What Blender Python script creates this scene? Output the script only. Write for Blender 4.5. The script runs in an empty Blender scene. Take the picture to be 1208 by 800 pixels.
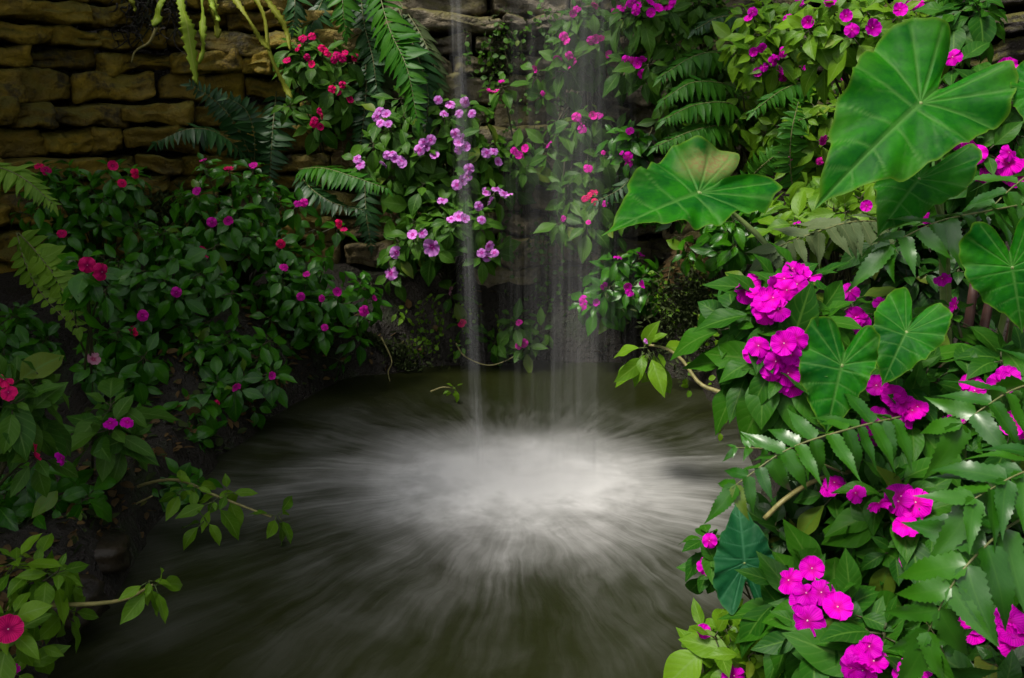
import bpy, math, random
import numpy as np
from mathutils import Vector, Matrix, noise

# ------------------------------------------------------------------ camera, sky, sun, exposure
SC = bpy.context.scene
COL = SC.collection
PITCH = math.radians(13.8)
CAM_H = 1.1
FOC = 1046.0                       # focal length in pixels of a 1208 px wide picture
cam = bpy.data.cameras.new('camera')
cam.sensor_width = 36.0
cam.lens = FOC / 1208.0 * 36.0
cam.clip_start = 0.02
cam.clip_end = 300.0
cam.dof.use_dof = True
cam.dof.focus_distance = 2.3
cam.dof.aperture_fstop = 13.0
camo = bpy.data.objects.new('camera', cam)
COL.objects.link(camo)
camo.location = (0, 0, CAM_H)
camo.rotation_euler = (math.radians(90) - PITCH, 0, 0)
SC.camera = camo

SUN_EL, SUN_AZ = 60.0, -125.0          # azimuth measured from +Y (away from camera) towards +X (right)
world = bpy.data.worlds.new('World')
SC.world = world
world.use_nodes = True
wn = world.node_tree
wn.nodes.clear()
sky = wn.nodes.new('ShaderNodeTexSky')
sky.sky_type = 'NISHITA'
sky.sun_disc = False
sky.sun_elevation = math.radians(SUN_EL)
sky.sun_rotation = math.radians(SUN_AZ)
sky.air_density = 1.0
sky.dust_density = 3.0
sky.ozone_density = 0.6
hsv = wn.nodes.new('ShaderNodeHueSaturation')
hsv.inputs['Saturation'].default_value = 0.22
bg = wn.nodes.new('ShaderNodeBackground')
bg.inputs['Strength'].default_value = 0.060
wo = wn.nodes.new('ShaderNodeOutputWorld')
wn.links.new(sky.outputs[0], hsv.inputs['Color'])
wn.links.new(hsv.outputs[0], bg.inputs['Color'])
wn.links.new(bg.outputs[0], wo.inputs['Surface'])

sl = bpy.data.lights.new('sun', 'SUN')
sl.energy = 1.5
sl.angle = math.radians(14)
sl.color = (1.0, 0.94, 0.84)
so = bpy.data.objects.new('sun', sl)
COL.objects.link(so)
_e, _a = math.radians(SUN_EL), math.radians(SUN_AZ)
sun_dir = Vector((math.sin(_a) * math.cos(_e), math.cos(_a) * math.cos(_e), math.sin(_e)))
so.rotation_euler = sun_dir.to_track_quat('Z', 'Y').to_euler()

SC.view_settings.view_transform = 'Standard'
SC.view_settings.look = 'None'
SC.view_settings.gamma = 1.0
SC.view_settings.exposure = 1.55
SC.render.engine = 'CYCLES'
SC.cycles.use_denoising = True
SC.cycles.max_bounces = 8
SC.cycles.diffuse_bounces = 4
SC.cycles.glossy_bounces = 3
SC.cycles.transmission_bounces = 4
SC.cycles.transparent_max_bounces = 96
SC.cycles.volume_bounces = 1
SC.cycles.sample_clamp_indirect = 4.0
SC.cycles.caustics_reflective = False
SC.cycles.caustics_refractive = False

# ------------------------------------------------------------------ helpers
CP, SP = math.cos(PITCH), math.sin(PITCH)


def P(px, py, Y):
    """world point seen at pixel (px,py) of the 1208x800 photograph, Y metres in front of the camera"""
    u, v = (px - 604.0) / FOC, (400.0 - py) / FOC
    dy = CP + v * SP
    dz = -SP + v * CP
    t = Y / dy
    return np.array([u * t, Y, CAM_H + dz * t])


def ray(px, py):
    u, v = (px - 604.0) / FOC, (400.0 - py) / FOC
    return np.array([u, CP + v * SP, -SP + v * CP])


def nrm(v):
    v = np.asarray(v, float)
    return v / (np.linalg.norm(v) + 1e-12)


CAMP = np.array([0, 0, CAM_H])
UP = np.array([0, 0, 1.0])


def tag(o, label=None, cat=None, group=None, kind=None):
    if label: o['label'] = label
    if cat: o['category'] = cat
    if group: o['group'] = group
    if kind: o['kind'] = kind
    return o


def empty(name, loc, label, cat, group=None):
    o = bpy.data.objects.new(name, None)
    o.empty_display_size = 0.05
    COL.objects.link(o)
    o.location = tuple(float(c) for c in loc)
    return tag(o, label, cat, group)


class MB:
    """collects pieces of one mesh"""
    def __init__(self):
        self.v, self.f, self.uv, self.m, self.n = [], [], [], [], 0
        self.attr = []

    def add(self, V, F, UV=None, mat=0, attr=None):
        V = np.asarray(V, float)
        self.v.append(V)
        self.f += [tuple(i + self.n for i in f) for f in F]
        self.m += [mat] * len(F)
        self.uv.append(np.zeros((len(V), 2)) if UV is None else np.asarray(UV, float))
        if attr is not None: self.attr.append(np.asarray(attr, float))
        self.n += len(V)

    def build(self, name, mats, parent=None, smooth=True):
        me = bpy.data.meshes.new(name)
        if not self.v: self.add(np.zeros((3, 3)), [(0, 1, 2)])
        V = np.concatenate(self.v)
        off = np.zeros(3)
        if parent is not None: off = np.array(parent.matrix_basis.translation)
        if parent is not None and parent.parent is not None: off = off + np.array(parent.parent.matrix_basis.translation)
        V = V - off
        me.from_pydata(V.tolist(), [], self.f)
        uvl = me.uv_layers.new(name='UVMap')
        UV = np.concatenate(self.uv)
        li = np.empty(len(me.loops), dtype=np.int32)
        me.loops.foreach_get('vertex_index', li)
        uvl.data.foreach_set('uv', UV[li].astype(np.float32).ravel())
        if self.attr:
            a = me.attributes.new('mark', 'FLOAT_COLOR', 'POINT')
            A = np.concatenate(self.attr)
            A = np.concatenate([A, np.ones((len(A), 4 - A.shape[1]))], axis=1)
            a.data.foreach_set('color', A.astype(np.float32).ravel())
        mats = mats if isinstance(mats, (list, tuple)) else [mats]
        for m in mats: me.materials.append(m)
        me.polygons.foreach_set('material_index', np.array(self.m, dtype=np.int32))
        me.polygons.foreach_set('use_smooth', np.full(len(me.polygons), smooth))
        me.update()
        o = bpy.data.objects.new(name, me)
        COL.objects.link(o)
        if parent is not None: o.parent = parent
        return o


def grid_faces(nr, nc):
    return [(r * nc + c, r * nc + c + 1, (r + 1) * nc + c + 1, (r + 1) * nc + c) for r in range(nr - 1) for c in range(nc - 1)]


def bez(p0, p1, p2, n):
    t = np.linspace(0, 1, n)[:, None]
    return (1 - t) ** 2 * p0 + 2 * t * (1 - t) * p1 + t ** 2 * p2


def smooth_path(pts, n):
    """Catmull-Rom through pts, n samples"""
    pts = [np.asarray(p, float) for p in pts]
    if len(pts) == 2: pts = [pts[0], (pts[0] + pts[1]) / 2, pts[1]]
    e = [2 * pts[0] - pts[1]] + pts + [2 * pts[-1] - pts[-2]]
    out = []
    m = len(pts) - 1
    for k in np.linspace(0, m - 1e-6, n):
        i = int(k); t = k - i
        a, b, c, d = e[i], e[i + 1], e[i + 2], e[i + 3]
        out.append(0.5 * (2 * b + (c - a) * t + (2 * a - 5 * b + 4 * c - d) * t * t + (3 * b - a - 3 * c + d) * t ** 3))
    return np.array(out)


def tube(mb, path, r0, r1, sides=5, mat=0, prof=None):
    path = np.asarray(path)
    n = len(path)
    T = np.gradient(path, axis=0)
    ref = np.array([0.3, 0.8, 0.5])
    V, UV = [], []
    for i in range(n):
        t = nrm(T[i])
        a = nrm(np.cross(t, ref)); b = np.cross(t, a)
        s = i / (n - 1)
        r = r0 + (r1 - r0) * s
        if prof is not None: r *= prof(s)
        for k in range(sides):
            an = 2 * math.pi * k / sides
            V.append(path[i] + r * (a * math.cos(an) + b * math.sin(an)))
            UV.append((k / sides, s))
    F = [(i * sides + k, i * sides + (k + 1) % sides, (i + 1) * sides + (k + 1) % sides, (i + 1) * sides + k) for i in range(n - 1) for k in range(sides)]
    F.append(tuple(range(sides))[::-1]); F.append(tuple((n - 1) * sides + k for k in range(sides)))
    mb.add(V, F, UV, mat)


# ------------------------------------------------------------------ materials
def newmat(name):
    m = bpy.data.materials.new(name)
    m.use_nodes = True
    nt = m.node_tree
    nt.nodes.clear()
    out = nt.nodes.new('ShaderNodeOutputMaterial')
    return m, nt, out


class N:
    """tiny node helper"""
    def __init__(self, nt): self.nt = nt
    def node(self, t, **kw):
        n = self.nt.nodes.new(t)
        for k, v in kw.items(): setattr(n, k, v)
        return n
    def link(self, a, b): self.nt.links.new(a, b)
    def set(self, sock, v):
        if hasattr(v, 'is_output'): self.link(v, sock)
        else: sock.default_value = v
    def math(self, op, a, b=None, c=None, clamp=False):
        n = self.node('ShaderNodeMath', operation=op, use_clamp=clamp)
        self.set(n.inputs[0], a)
        if b is not None: self.set(n.inputs[1], b)
        if c is not None: self.set(n.inputs[2], c)
        return n.outputs[0]
    def mix(self, f, a, b, blend='MIX'):
        n = self.node('ShaderNodeMix', data_type='RGBA', blend_type=blend)
        self.set(n.inputs[0], f); self.set(n.inputs[6], a); self.set(n.inputs[7], b)
        return n.outputs[2]
    def noise(self, vec, scale, detail=3.0, rough=0.5, out=0):
        n = self.node('ShaderNodeTexNoise')
        if vec is not None: self.link(vec, n.inputs['Vector'])
        n.inputs['Scale'].default_value = scale; n.inputs['Detail'].default_value = detail; n.inputs['Roughness'].default_value = rough
        return n.outputs[out]
    def ramp(self, f, stops):
        n = self.node('ShaderNodeValToRGB')
        el = n.color_ramp.elements
        while len(el) < len(stops): el.new(0.5)
        for e, (p, c) in zip(el, stops):
            e.position = p
            e.color = tuple(c) + (1,) if len(c) == 3 else c
        self.set(n.inputs[0], f)
        return n.outputs[0]
    def mrange(self, v, a, b, c=0.0, d=1.0, smooth=True):
        n = self.node('ShaderNodeMapRange', interpolation_type='SMOOTHSTEP' if smooth else 'LINEAR')
        self.set(n.inputs[0], v); n.inputs[1].default_value = a; n.inputs[2].default_value = b; n.inputs[3].default_value = c; n.inputs[4].default_value = d
        return n.outputs[0]


def rgba(c): return (c[0], c[1], c[2], 1.0)


def leaf_material(name, dark, light, vein, rough=0.38, trans=0.22, tcol=None, nveins=7.0, veinw=0.9, spec=0.33, bump=0.3, coat=0.0):
    m, nt, out = newmat(name)
    h = N(nt)
    geo = h.node('ShaderNodeNewGeometry')
    uv = h.node('ShaderNodeUVMap')
    sep = h.node('ShaderNodeSeparateXYZ'); h.link(uv.outputs[0], sep.inputs[0])
    x = h.math('ABSOLUTE', h.math('SUBTRACT', sep.outputs[0], 0.5))
    y = sep.outputs[1]
    rnd = geo.outputs['Random Per Island']
    tc = h.node('ShaderNodeTexCoord')
    ns = h.noise(tc.outputs['Object'], 38.0, 3.0, 0.6)
    f = h.math('ADD', h.math('MULTIPLY', rnd, 0.75), h.math('MULTIPLY', ns, 0.45), clamp=True)
    base = h.mix(f, rgba(dark), rgba(light))
    # a few old leaves turn yellow-brown
    old = h.math('GREATER_THAN', rnd, 0.97)
    base = h.mix(h.math('MULTIPLY', old, 0.32), base, rgba((0.22, 0.19, 0.03)))
    mid = h.mrange(x, 0.012, 0.05, 1.0, 0.0)
    ph = h.math('FRACT', h.math('MULTIPLY', h.math('SUBTRACT', y, h.math('MULTIPLY', x, 0.55)), nveins))
    lat = h.mrange(h.math('ABSOLUTE', h.math('SUBTRACT', ph, 0.5)), 0.03, 0.13, 1.0, 0.0)
    vm = h.math('MAXIMUM', mid, h.math('MULTIPLY', lat, 0.38))
    base2 = h.mix(h.math('MULTIPLY', vm, veinw), base, rgba(vein))
    # under side is paler and matt
    base3 = h.mix(h.math('MULTIPLY', geo.outputs['Backfacing'], 0.45), base2, rgba([0.85 * c + 0.012 for c in light]))
    pb = h.node('ShaderNodeBsdfPrincipled')
    h.link(base3, pb.inputs['Base Color'])
    h.set(pb.inputs['Roughness'], h.math('ADD', rough, h.math('MULTIPLY', ns, 0.16)))
    pb.inputs['Specular IOR Level'].default_value = spec
    pb.inputs['Coat Weight'].default_value = coat; pb.inputs['Coat Roughness'].default_value = 0.32
    bmp = h.node('ShaderNodeBump'); bmp.inputs['Strength'].default_value = bump; bmp.inputs['Distance'].default_value = 0.0015
    wav = h.math('ADD', h.math('MULTIPLY', h.math('ABSOLUTE', h.math('SUBTRACT', ph, 0.5)), 0.9), h.math('MULTIPLY', ns, 0.5))
    h.link(wav, bmp.inputs['Height']); h.link(bmp.outputs[0], pb.inputs['Normal'])
    tr = h.node('ShaderNodeBsdfTranslucent')
    tcl = h.mix(0.5, base2, rgba(tcol if tcol else [c * 1.6 for c in light]))
    h.link(tcl, tr.inputs['Color'])
    mx = h.node('ShaderNodeMixShader'); mx.inputs[0].default_value = trans
    h.link(pb.outputs[0], mx.inputs[1]); h.link(tr.outputs[0], mx.inputs[2])
    h.link(mx.outputs[0], out.inputs['Surface'])
    return m


def petal_material(name, col, eye, tip=None, trans=0.25):
    m, nt, out = newmat(name)
    h = N(nt)
    oi = h.node('ShaderNodeObjectInfo')
    uv = h.node('ShaderNodeUVMap')
    sep = h.node('ShaderNodeSeparateXYZ'); h.link(uv.outputs[0], sep.inputs[0])
    r = sep.outputs[1]
    tip = tip or [min(1, c * 1.15 + 0.02) for c in col]
    c = h.ramp(r, [(0.0, eye), (0.14, eye), (0.42, col), (0.8, col), (1.0, tip)])  # dark eye, spread wider as painted shading of the petal base
    c2 = h.node('ShaderNodeHueSaturation'); h.link(c, c2.inputs['Color'])
    h.set(c2.inputs['Value'], h.math('ADD', 0.68, h.math('MULTIPLY', oi.outputs['Random'], 0.52)))
    h.set(c2.inputs['Hue'], h.math('ADD', 0.49, h.math('MULTIPLY', oi.outputs['Random'], 0.02)))
    st = h.mrange(h.math('ABSOLUTE', h.math('SUBTRACT', h.math('FRACT', h.math('MULTIPLY', sep.outputs[0], 7.0)), 0.5)), 0.02, 0.35, 0.70, 1.0)  # petal veins, deepened in colour as painted crease shading
    c3 = h.mix(1.0, c2.outputs[0], st, 'MULTIPLY')
    pb = h.node('ShaderNodeBsdfPrincipled'); h.link(c3, pb.inputs['Base Color'])
    pb.inputs['Roughness'].default_value = 0.6; pb.inputs['Specular IOR Level'].default_value = 0.08
    tr = h.node('ShaderNodeBsdfTranslucent'); h.link(c3, tr.inputs['Color'])
    mx = h.node('ShaderNodeMixShader'); mx.inputs[0].default_value = trans
    h.link(pb.outputs[0], mx.inputs[1]); h.link(tr.outputs[0], mx.inputs[2]); h.link(mx.outputs[0], out.inputs['Surface'])
    return m


def simple_material(name, c1, c2, scale=20, rough=0.7, bump=0.4, dist=0.003, spec=0.4):
    m, nt, out = newmat(name)
    h = N(nt)
    tc = h.node('ShaderNodeTexCoord')
    ns = h.noise(tc.outputs['Object'], scale, 5.0, 0.6)
    c = h.mix(h.mrange(ns, 0.3, 0.7), rgba(c1), rgba(c2))
    pb = h.node('ShaderNodeBsdfPrincipled'); h.link(c, pb.inputs['Base Color'])
    pb.inputs['Roughness'].default_value = rough; pb.inputs['Specular IOR Level'].default_value = spec
    bmp = h.node('ShaderNodeBump'); bmp.inputs['Strength'].default_value = bump; bmp.inputs['Distance'].default_value = dist
    h.link(ns, bmp.inputs['Height']); h.link(bmp.outputs[0], pb.inputs['Normal'])
    h.link(pb.outputs[0], out.inputs['Surface'])
    return m


M = {}
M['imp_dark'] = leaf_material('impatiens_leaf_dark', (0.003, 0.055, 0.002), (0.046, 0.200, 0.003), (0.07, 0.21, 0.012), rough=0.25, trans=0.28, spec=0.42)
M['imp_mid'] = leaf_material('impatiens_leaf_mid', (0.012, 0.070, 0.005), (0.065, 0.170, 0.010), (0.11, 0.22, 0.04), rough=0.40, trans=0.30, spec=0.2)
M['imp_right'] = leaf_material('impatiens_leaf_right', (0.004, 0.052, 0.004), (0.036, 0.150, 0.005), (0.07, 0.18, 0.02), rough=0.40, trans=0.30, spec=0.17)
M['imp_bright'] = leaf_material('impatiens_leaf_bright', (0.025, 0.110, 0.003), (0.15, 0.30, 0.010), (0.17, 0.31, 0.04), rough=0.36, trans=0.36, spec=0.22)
M['imp_shade'] = leaf_material('impatiens_leaf_painted_shade', (0.003, 0.026, 0.003), (0.016, 0.072, 0.004), (0.04, 0.10, 0.015), rough=0.34, trans=0.15, spec=0.3)  # darker leaf copy for filler shrubs: interior shade put into the colour
M['fern_dark'] = leaf_material('fern_leaf_dark', (0.007, 0.036, 0.010), (0.026, 0.090, 0.020), (0.04, 0.10, 0.03), rough=0.36, trans=0.15, nveins=9, veinw=0.3, bump=0.05)
M['fern'] = leaf_material('fern_leaf', (0.006, 0.078, 0.005), (0.045, 0.165, 0.008), (0.08, 0.20, 0.02), rough=0.38, trans=0.25, nveins=9, veinw=0.4, bump=0.1, spec=0.22)
M['fern_gloss'] = leaf_material('fern_leaf_gloss', (0.004, 0.060, 0.003), (0.034, 0.150, 0.004), (0.06, 0.18, 0.015), rough=0.26, trans=0.24, nveins=9, veinw=0.3, bump=0.04, spec=0.6, coat=0.25)
M['fern_pale'] = leaf_material('fern_leaf_pale', (0.05, 0.085, 0.03), (0.10, 0.14, 0.055), (0.16, 0.18, 0.08), rough=0.45, trans=0.2, nveins=9, veinw=0.5)
M['fern_dry'] = leaf_material('fern_leaf_dry', (0.05, 0.035, 0.014), (0.13, 0.075, 0.02), (0.16, 0.10, 0.04), rough=0.7, trans=0.2)
M['fern_lime'] = leaf_material('fern_leaf_lime', (0.08, 0.20, 0.012), (0.18, 0.34, 0.02), (0.22, 0.36, 0.06), rough=0.5, trans=0.3)
M['cactus'] = leaf_material('cactus_stem', (0.14, 0.26, 0.012), (0.30, 0.42, 0.025), (0.38, 0.46, 0.08), rough=0.5, trans=0.25)
M['cactus_old'] = leaf_material('cactus_stem_old', (0.12, 0.15, 0.010), (0.27, 0.30, 0.016), (0.34, 0.36, 0.05), rough=0.55, trans=0.2)
M['crimson'] = petal_material('petal_crimson', (0.76, 0.004, 0.17), (0.30, 0.0, 0.05))
M['lilac'] = petal_material('petal_lilac', (0.80, 0.27, 0.86), (0.52, 0.02, 0.38), (0.84, 0.42, 0.90))
M['pink'] = petal_material('petal_pink', (0.86, 0.015, 0.50), (0.5, 0.0, 0.28))
M['magenta'] = petal_material('petal_magenta', (0.78, 0.0, 0.58), (0.55, 0.0, 0.30), (0.82, 0.003, 0.66))
M['rose'] = petal_material('petal_rose', (0.86, 0.010, 0.17), (0.45, 0.0, 0.10))
M['pale'] = petal_material('petal_pale', (0.55, 0.25, 0.36), (0.4, 0.05, 0.15))
M['eye'] = simple_material('flower_eye', (0.75, 0.25, 0.45), (0.8, 0.45, 0.5), 200)
M['stem'] = simple_material('stem_green', (0.05, 0.09, 0.02), (0.12, 0.15, 0.04), 60, 0.5)
M['stem_dark'] = simple_material('stem_dark', (0.03, 0.05, 0.015), (0.07, 0.06, 0.025), 60, 0.6)
M['stem_yellow'] = simple_material('stem_yellow', (0.17, 0.16, 0.05), (0.30, 0.26, 0.10), 60, 0.5)
M['petiole'] = simple_material('petiole', (0.13, 0.20, 0.05), (0.20, 0.26, 0.09), 40, 0.4)
M['petiole_brown'] = simple_material('petiole_brown', (0.045, 0.022, 0.02), (0.09, 0.045, 0.035), 30, 0.45)
M['rachis'] = simple_material('rachis', (0.10, 0.13, 0.04), (0.18, 0.17, 0.07), 60, 0.5)


def stone_material():
    m, nt, out = newmat('wall_stone')
    h = N(nt)
    tc = h.node('ShaderNodeTexCoord'); ob = tc.outputs['Object']
    geo = h.node('ShaderNodeNewGeometry'); rnd = geo.outputs['Random Per Island']
    sep = h.node('ShaderNodeSeparateXYZ'); h.link(ob, sep.inputs[0])
    n1 = h.noise(ob, 3.0, 6.0, 0.6); n2 = h.noise(ob, 16.0, 6.0, 0.65); n3 = h.noise(ob, 70.0, 4.0, 0.6)
    grey = h.mix(n2, rgba((0.11, 0.092, 0.065)), rgba((0.28, 0.24, 0.18)))
    ochre = h.mix(n2, rgba((0.06, 0.040, 0.005)), rgba((0.38, 0.26, 0.018)))
    f = h.math('ADD', h.mrange(sep.outputs[0], -1.15, -0.3, 1.0, 0.12), h.math('MULTIPLY', h.math('SUBTRACT', n1, 0.5), 1.1), clamp=True)
    c = h.mix(f, grey, ochre)
    # shade painted into the colour: stones go near black at the right end
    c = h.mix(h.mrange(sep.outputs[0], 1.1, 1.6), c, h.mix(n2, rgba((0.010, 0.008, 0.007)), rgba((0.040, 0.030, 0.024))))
    hs = h.node('ShaderNodeHueSaturation'); h.link(c, hs.inputs['Color'])
    h.set(hs.inputs['Value'], h.math('ADD', 0.6, h.math('MULTIPLY', rnd, 0.8)))
    # algae and moss settle on upward faces and in blotches
    sn = h.node('ShaderNodeSeparateXYZ'); h.link(geo.outputs['Normal'], sn.inputs[0])
    mf = h.mrange(h.math('ADD', h.math('MULTIPLY', sn.outputs[2], 0.35), h.math('ADD', h.math('MULTIPLY', n1, 0.8), h.math('MULTIPLY', n3, 0.35))), 0.52, 0.86)
    moss = h.mix(n3, rgba((0.030, 0.034, 0.004)), rgba((0.15, 0.14, 0.012)))
    c = h.mix(h.math('MULTIPLY', mf, 0.75), hs.outputs[0], moss)
    # black lichen stains
    st = h.mrange(h.noise(ob, 7.0, 6.0, 0.72), 0.50, 0.64)
    c = h.mix(h.math('MULTIPLY', st, 0.8), c, rgba((0.02, 0.017, 0.012)))
    pb = h.node('ShaderNodeBsdfPrincipled'); h.link(c, pb.inputs['Base Color'])
    h.set(pb.inputs['Roughness'], h.mrange(n2, 0.3, 0.7, 0.5, 0.85)); pb.inputs['Specular IOR Level'].default_value = 0.35
    b = h.node('ShaderNodeBump'); b.inputs['Strength'].default_value = 0.8; b.inputs['Distance'].default_value = 0.03
    h.set(b.inputs['Height'], h.math('ADD', h.math('MULTIPLY', n2, 0.9), h.math('MULTIPLY', n3, 0.35)))
    h.link(b.outputs[0], pb.inputs['Normal']); h.link(pb.outputs[0], out.inputs['Surface'])
    return m


def soil_material():
    m, nt, out = newmat('wet_soil')
    h = N(nt)
    tc = h.node('ShaderNodeTexCoord'); ob = tc.outputs['Object']
    n1 = h.noise(ob, 6.0, 6.0, 0.65); n2 = h.noise(ob, 45.0, 5.0, 0.65)
    vo = h.node('ShaderNodeTexVoronoi'); h.link(ob, vo.inputs['Vector']); vo.inputs['Scale'].default_value = 55.0
    c = h.mix(n2, rgba((0.005, 0.004, 0.003)), rgba((0.026, 0.018, 0.010)))
    peb = h.mrange(vo.outputs['Distance'], 0.1, 0.35, 1.0, 0.0)
    c = h.mix(h.math('MULTIPLY', peb, h.mrange(n1, 0.5, 0.65)), c, rgba((0.10, 0.075, 0.06)))
    c = h.mix(h.mrange(n1, 0.52, 0.7, 0.0, 0.8), c, h.mix(n2, rgba((0.010, 0.022, 0.004)), rgba((0.035, 0.055, 0.010))))
    pb = h.node('ShaderNodeBsdfPrincipled'); h.link(c, pb.inputs['Base Color']); pb.inputs['Roughness'].default_value = 0.6
    b = h.node('ShaderNodeBump'); b.inputs['Strength'].default_value = 1.0; b.inputs['Distance'].default_value = 0.02
    h.set(b.inputs['Height'], h.math('ADD', n2, h.math('MULTIPLY', peb, 0.5))); h.link(b.outputs[0], pb.inputs['Normal'])
    h.link(pb.outputs[0], out.inputs['Surface'])
    return m


def water_material():
    """dark olive pool; around the object's origin the falling water whips up foam that is flung outwards in streaks"""
    m, nt, out = newmat('pool_water')
    h = N(nt)
    tc = h.node('ShaderNodeTexCoord')
    # the streaks wander: warp the plane a little before going polar
    nv = h.node('ShaderNodeTexNoise'); h.link(tc.outputs['Object'], nv.inputs['Vector']); nv.inputs['Scale'].default_value = 3.2; nv.inputs['Detail'].default_value = 4.0
    vm = h.node('ShaderNodeVectorMath', operation='MULTIPLY_ADD'); h.link(nv.outputs['Color'], vm.inputs[0]); vm.inputs[1].default_value = (.13, .13, 0); h.link(tc.outputs['Object'], vm.inputs[2])
    vs_ = h.node('ShaderNodeVectorMath', operation='SUBTRACT'); h.link(vm.outputs[0], vs_.inputs[0]); vs_.inputs[1].default_value = (.065, .065, 0)
    wv = vs_.outputs[0]
    sep = h.node('ShaderNodeSeparateXYZ'); h.link(wv, sep.inputs[0])
    x, y = sep.outputs[0], sep.outputs[1]
    r = h.math('SQRT', h.math('ADD', h.math('ADD', h.math('MULTIPLY', x, x), h.math('MULTIPLY', y, y)), 1e-5))
    cx, cy = h.math('DIVIDE', x, r), h.math('DIVIDE', y, r)

    def polar(k, kr, detail, seed):
        cb = h.node('ShaderNodeCombineXYZ')
        h.set(cb.inputs[0], h.math('MULTIPLY', cx, k)); h.set(cb.inputs[1], h.math('MULTIPLY', cy, k)); h.set(cb.inputs[2], h.math('ADD', h.math('MULTIPLY', r, kr), seed))
        return h.noise(cb.outputs[0], 1.0, detail, 0.62)
    a = polar(2.2, 2.2, 3.0, 3.1); b = polar(6.0, 2.6, 4.0, 8.7); c = polar(24.0, 3.0, 4.0, 1.3); dd = polar(46.0, 2.2, 3.0, 5.3)
    wob = h.noise(wv, 7.0, 5.0, 0.62)
    streak = h.math('ADD', h.math('ADD', h.math('MULTIPLY', a, 0.35), h.math('MULTIPLY', b, 0.50)), h.math('ADD', h.math('ADD', h.math('MULTIPLY', c, 0.38), h.math('MULTIPLY', dd, 0.22)), h.math('MULTIPLY', wob, 0.24)))
    iso = h.noise(wv, 5.5, 6.0, 0.60); iso2 = h.noise(wv, 16.0, 5.0, 0.6)
    churn = h.mrange(h.math('ADD', h.math('MULTIPLY', iso, 0.7), h.math('MULTIPLY', iso2, 0.3)), 0.32, 0.66)
    far = h.mrange(r, 0.22, 0.62)
    st = h.math('ADD', h.math('MULTIPLY', h.mrange(streak, 0.62, 1.16), far), h.math('MULTIPLY', churn, h.math('SUBTRACT', 1.0, far)))
    def gauss(s, p=2.0): return h.math('EXPONENT', h.math('MULTIPLY', h.math('POWER', h.math('DIVIDE', rr, s), p), -1.0))
    ry = h.math('MULTIPLY', h.math('ADD', y, 0.0), h.mrange(y, -0.2, 0.2, 1.15, 1.55))
    rr = h.math('SQRT', h.math('ADD', h.math('ADD', h.math('MULTIPLY', x, x), h.math('MULTIPLY', ry, ry)), 1e-5))
    rr = h.math('MULTIPLY', rr, h.math('SUBTRACT', 1.35, h.math('MULTIPLY', a, 0.7)))
    g1, g2, g3 = gauss(0.41, 2.4), gauss(0.58), gauss(1.10, 2.6)
    foam = h.math('ADD', h.math('MULTIPLY', g1, h.math('ADD', 0.60, h.math('MULTIPLY', churn, 0.15))), h.math('ADD', h.math('MULTIPLY', g2, h.math('MULTIPLY', h.math('ADD', h.math('MULTIPLY', st, 0.9), 0.12), h.mrange(rr, 0.05, 0.55, 0.26, 0.42))), h.math('MULTIPLY', g3, h.math('MULTIPLY', h.math('POWER', st, 1.5), 0.15))), clamp=True)
    foam = h.math('MINIMUM', foam, 0.85)
    pb = h.node('ShaderNodeBsdfPrincipled')
    pb.inputs['Base Color'].default_value = (0.014, 0.0175, 0.0035, 1)
    pb.inputs['Roughness'].default_value = 0.30; pb.inputs['IOR'].default_value = 1.33
    bmp = h.node('ShaderNodeBump'); bmp.inputs['Strength'].default_value = 0.25; bmp.inputs['Distance'].default_value = 0.02
    h.set(bmp.inputs['Height'], streak); h.link(bmp.outputs[0], pb.inputs['Normal'])
    df = h.node('ShaderNodeBsdfDiffuse'); df.inputs['Color'].default_value = (0.80, 0.79, 0.78, 1)
    mx = h.node('ShaderNodeMixShader'); h.set(mx.inputs[0], foam)
    h.link(pb.outputs[0], mx.inputs[1]); h.link(df.outputs[0], mx.inputs[2]); h.link(mx.outputs[0], out.inputs['Surface'])
    return m


def falling_water_material(name, alpha, sx=60.0):
    m, nt, out = newmat(name)
    h = N(nt)
    tc = h.node('ShaderNodeTexCoord')
    mp = h.node('ShaderNodeMapping'); h.link(tc.outputs['Object'], mp.inputs[0]); mp.inputs['Scale'].default_value = (sx, sx, 1.3)
    n1 = h.noise(mp.outputs[0], 1.0, 3.0, 0.6)
    mp2 = h.node('ShaderNodeMapping'); h.link(tc.outputs['Object'], mp2.inputs[0]); mp2.inputs['Scale'].default_value = (sx * 3, sx * 3, 3.0)
    n2 = h.noise(mp2.outputs[0], 1.0, 2.0, 0.5)
    al = h.math('MULTIPLY', h.mrange(h.math('ADD', h.math('MULTIPLY', n1, 0.7), h.math('MULTIPLY', n2, 0.3)), 0.36, 0.7), alpha)
    d = h.node('ShaderNodeBsdfDiffuse'); d.inputs['Color'].default_value = (0.85, 0.85, 0.86, 1)
    t = h.node('ShaderNodeBsdfTranslucent'); t.inputs['Color'].default_value = (0.85, 0.85, 0.86, 1)
    ad = h.node('ShaderNodeMixShader'); ad.inputs[0].default_value = 0.5; h.link(d.outputs[0], ad.inputs[1]); h.link(t.outputs[0], ad.inputs[2])
    tp = h.node('ShaderNodeBsdfTransparent')
    mx = h.node('ShaderNodeMixShader'); h.set(mx.inputs[0], al)
    h.link(tp.outputs[0], mx.inputs[1]); h.link(ad.outputs[0], mx.inputs[2]); h.link(mx.outputs[0], out.inputs['Surface'])
    return m


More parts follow.
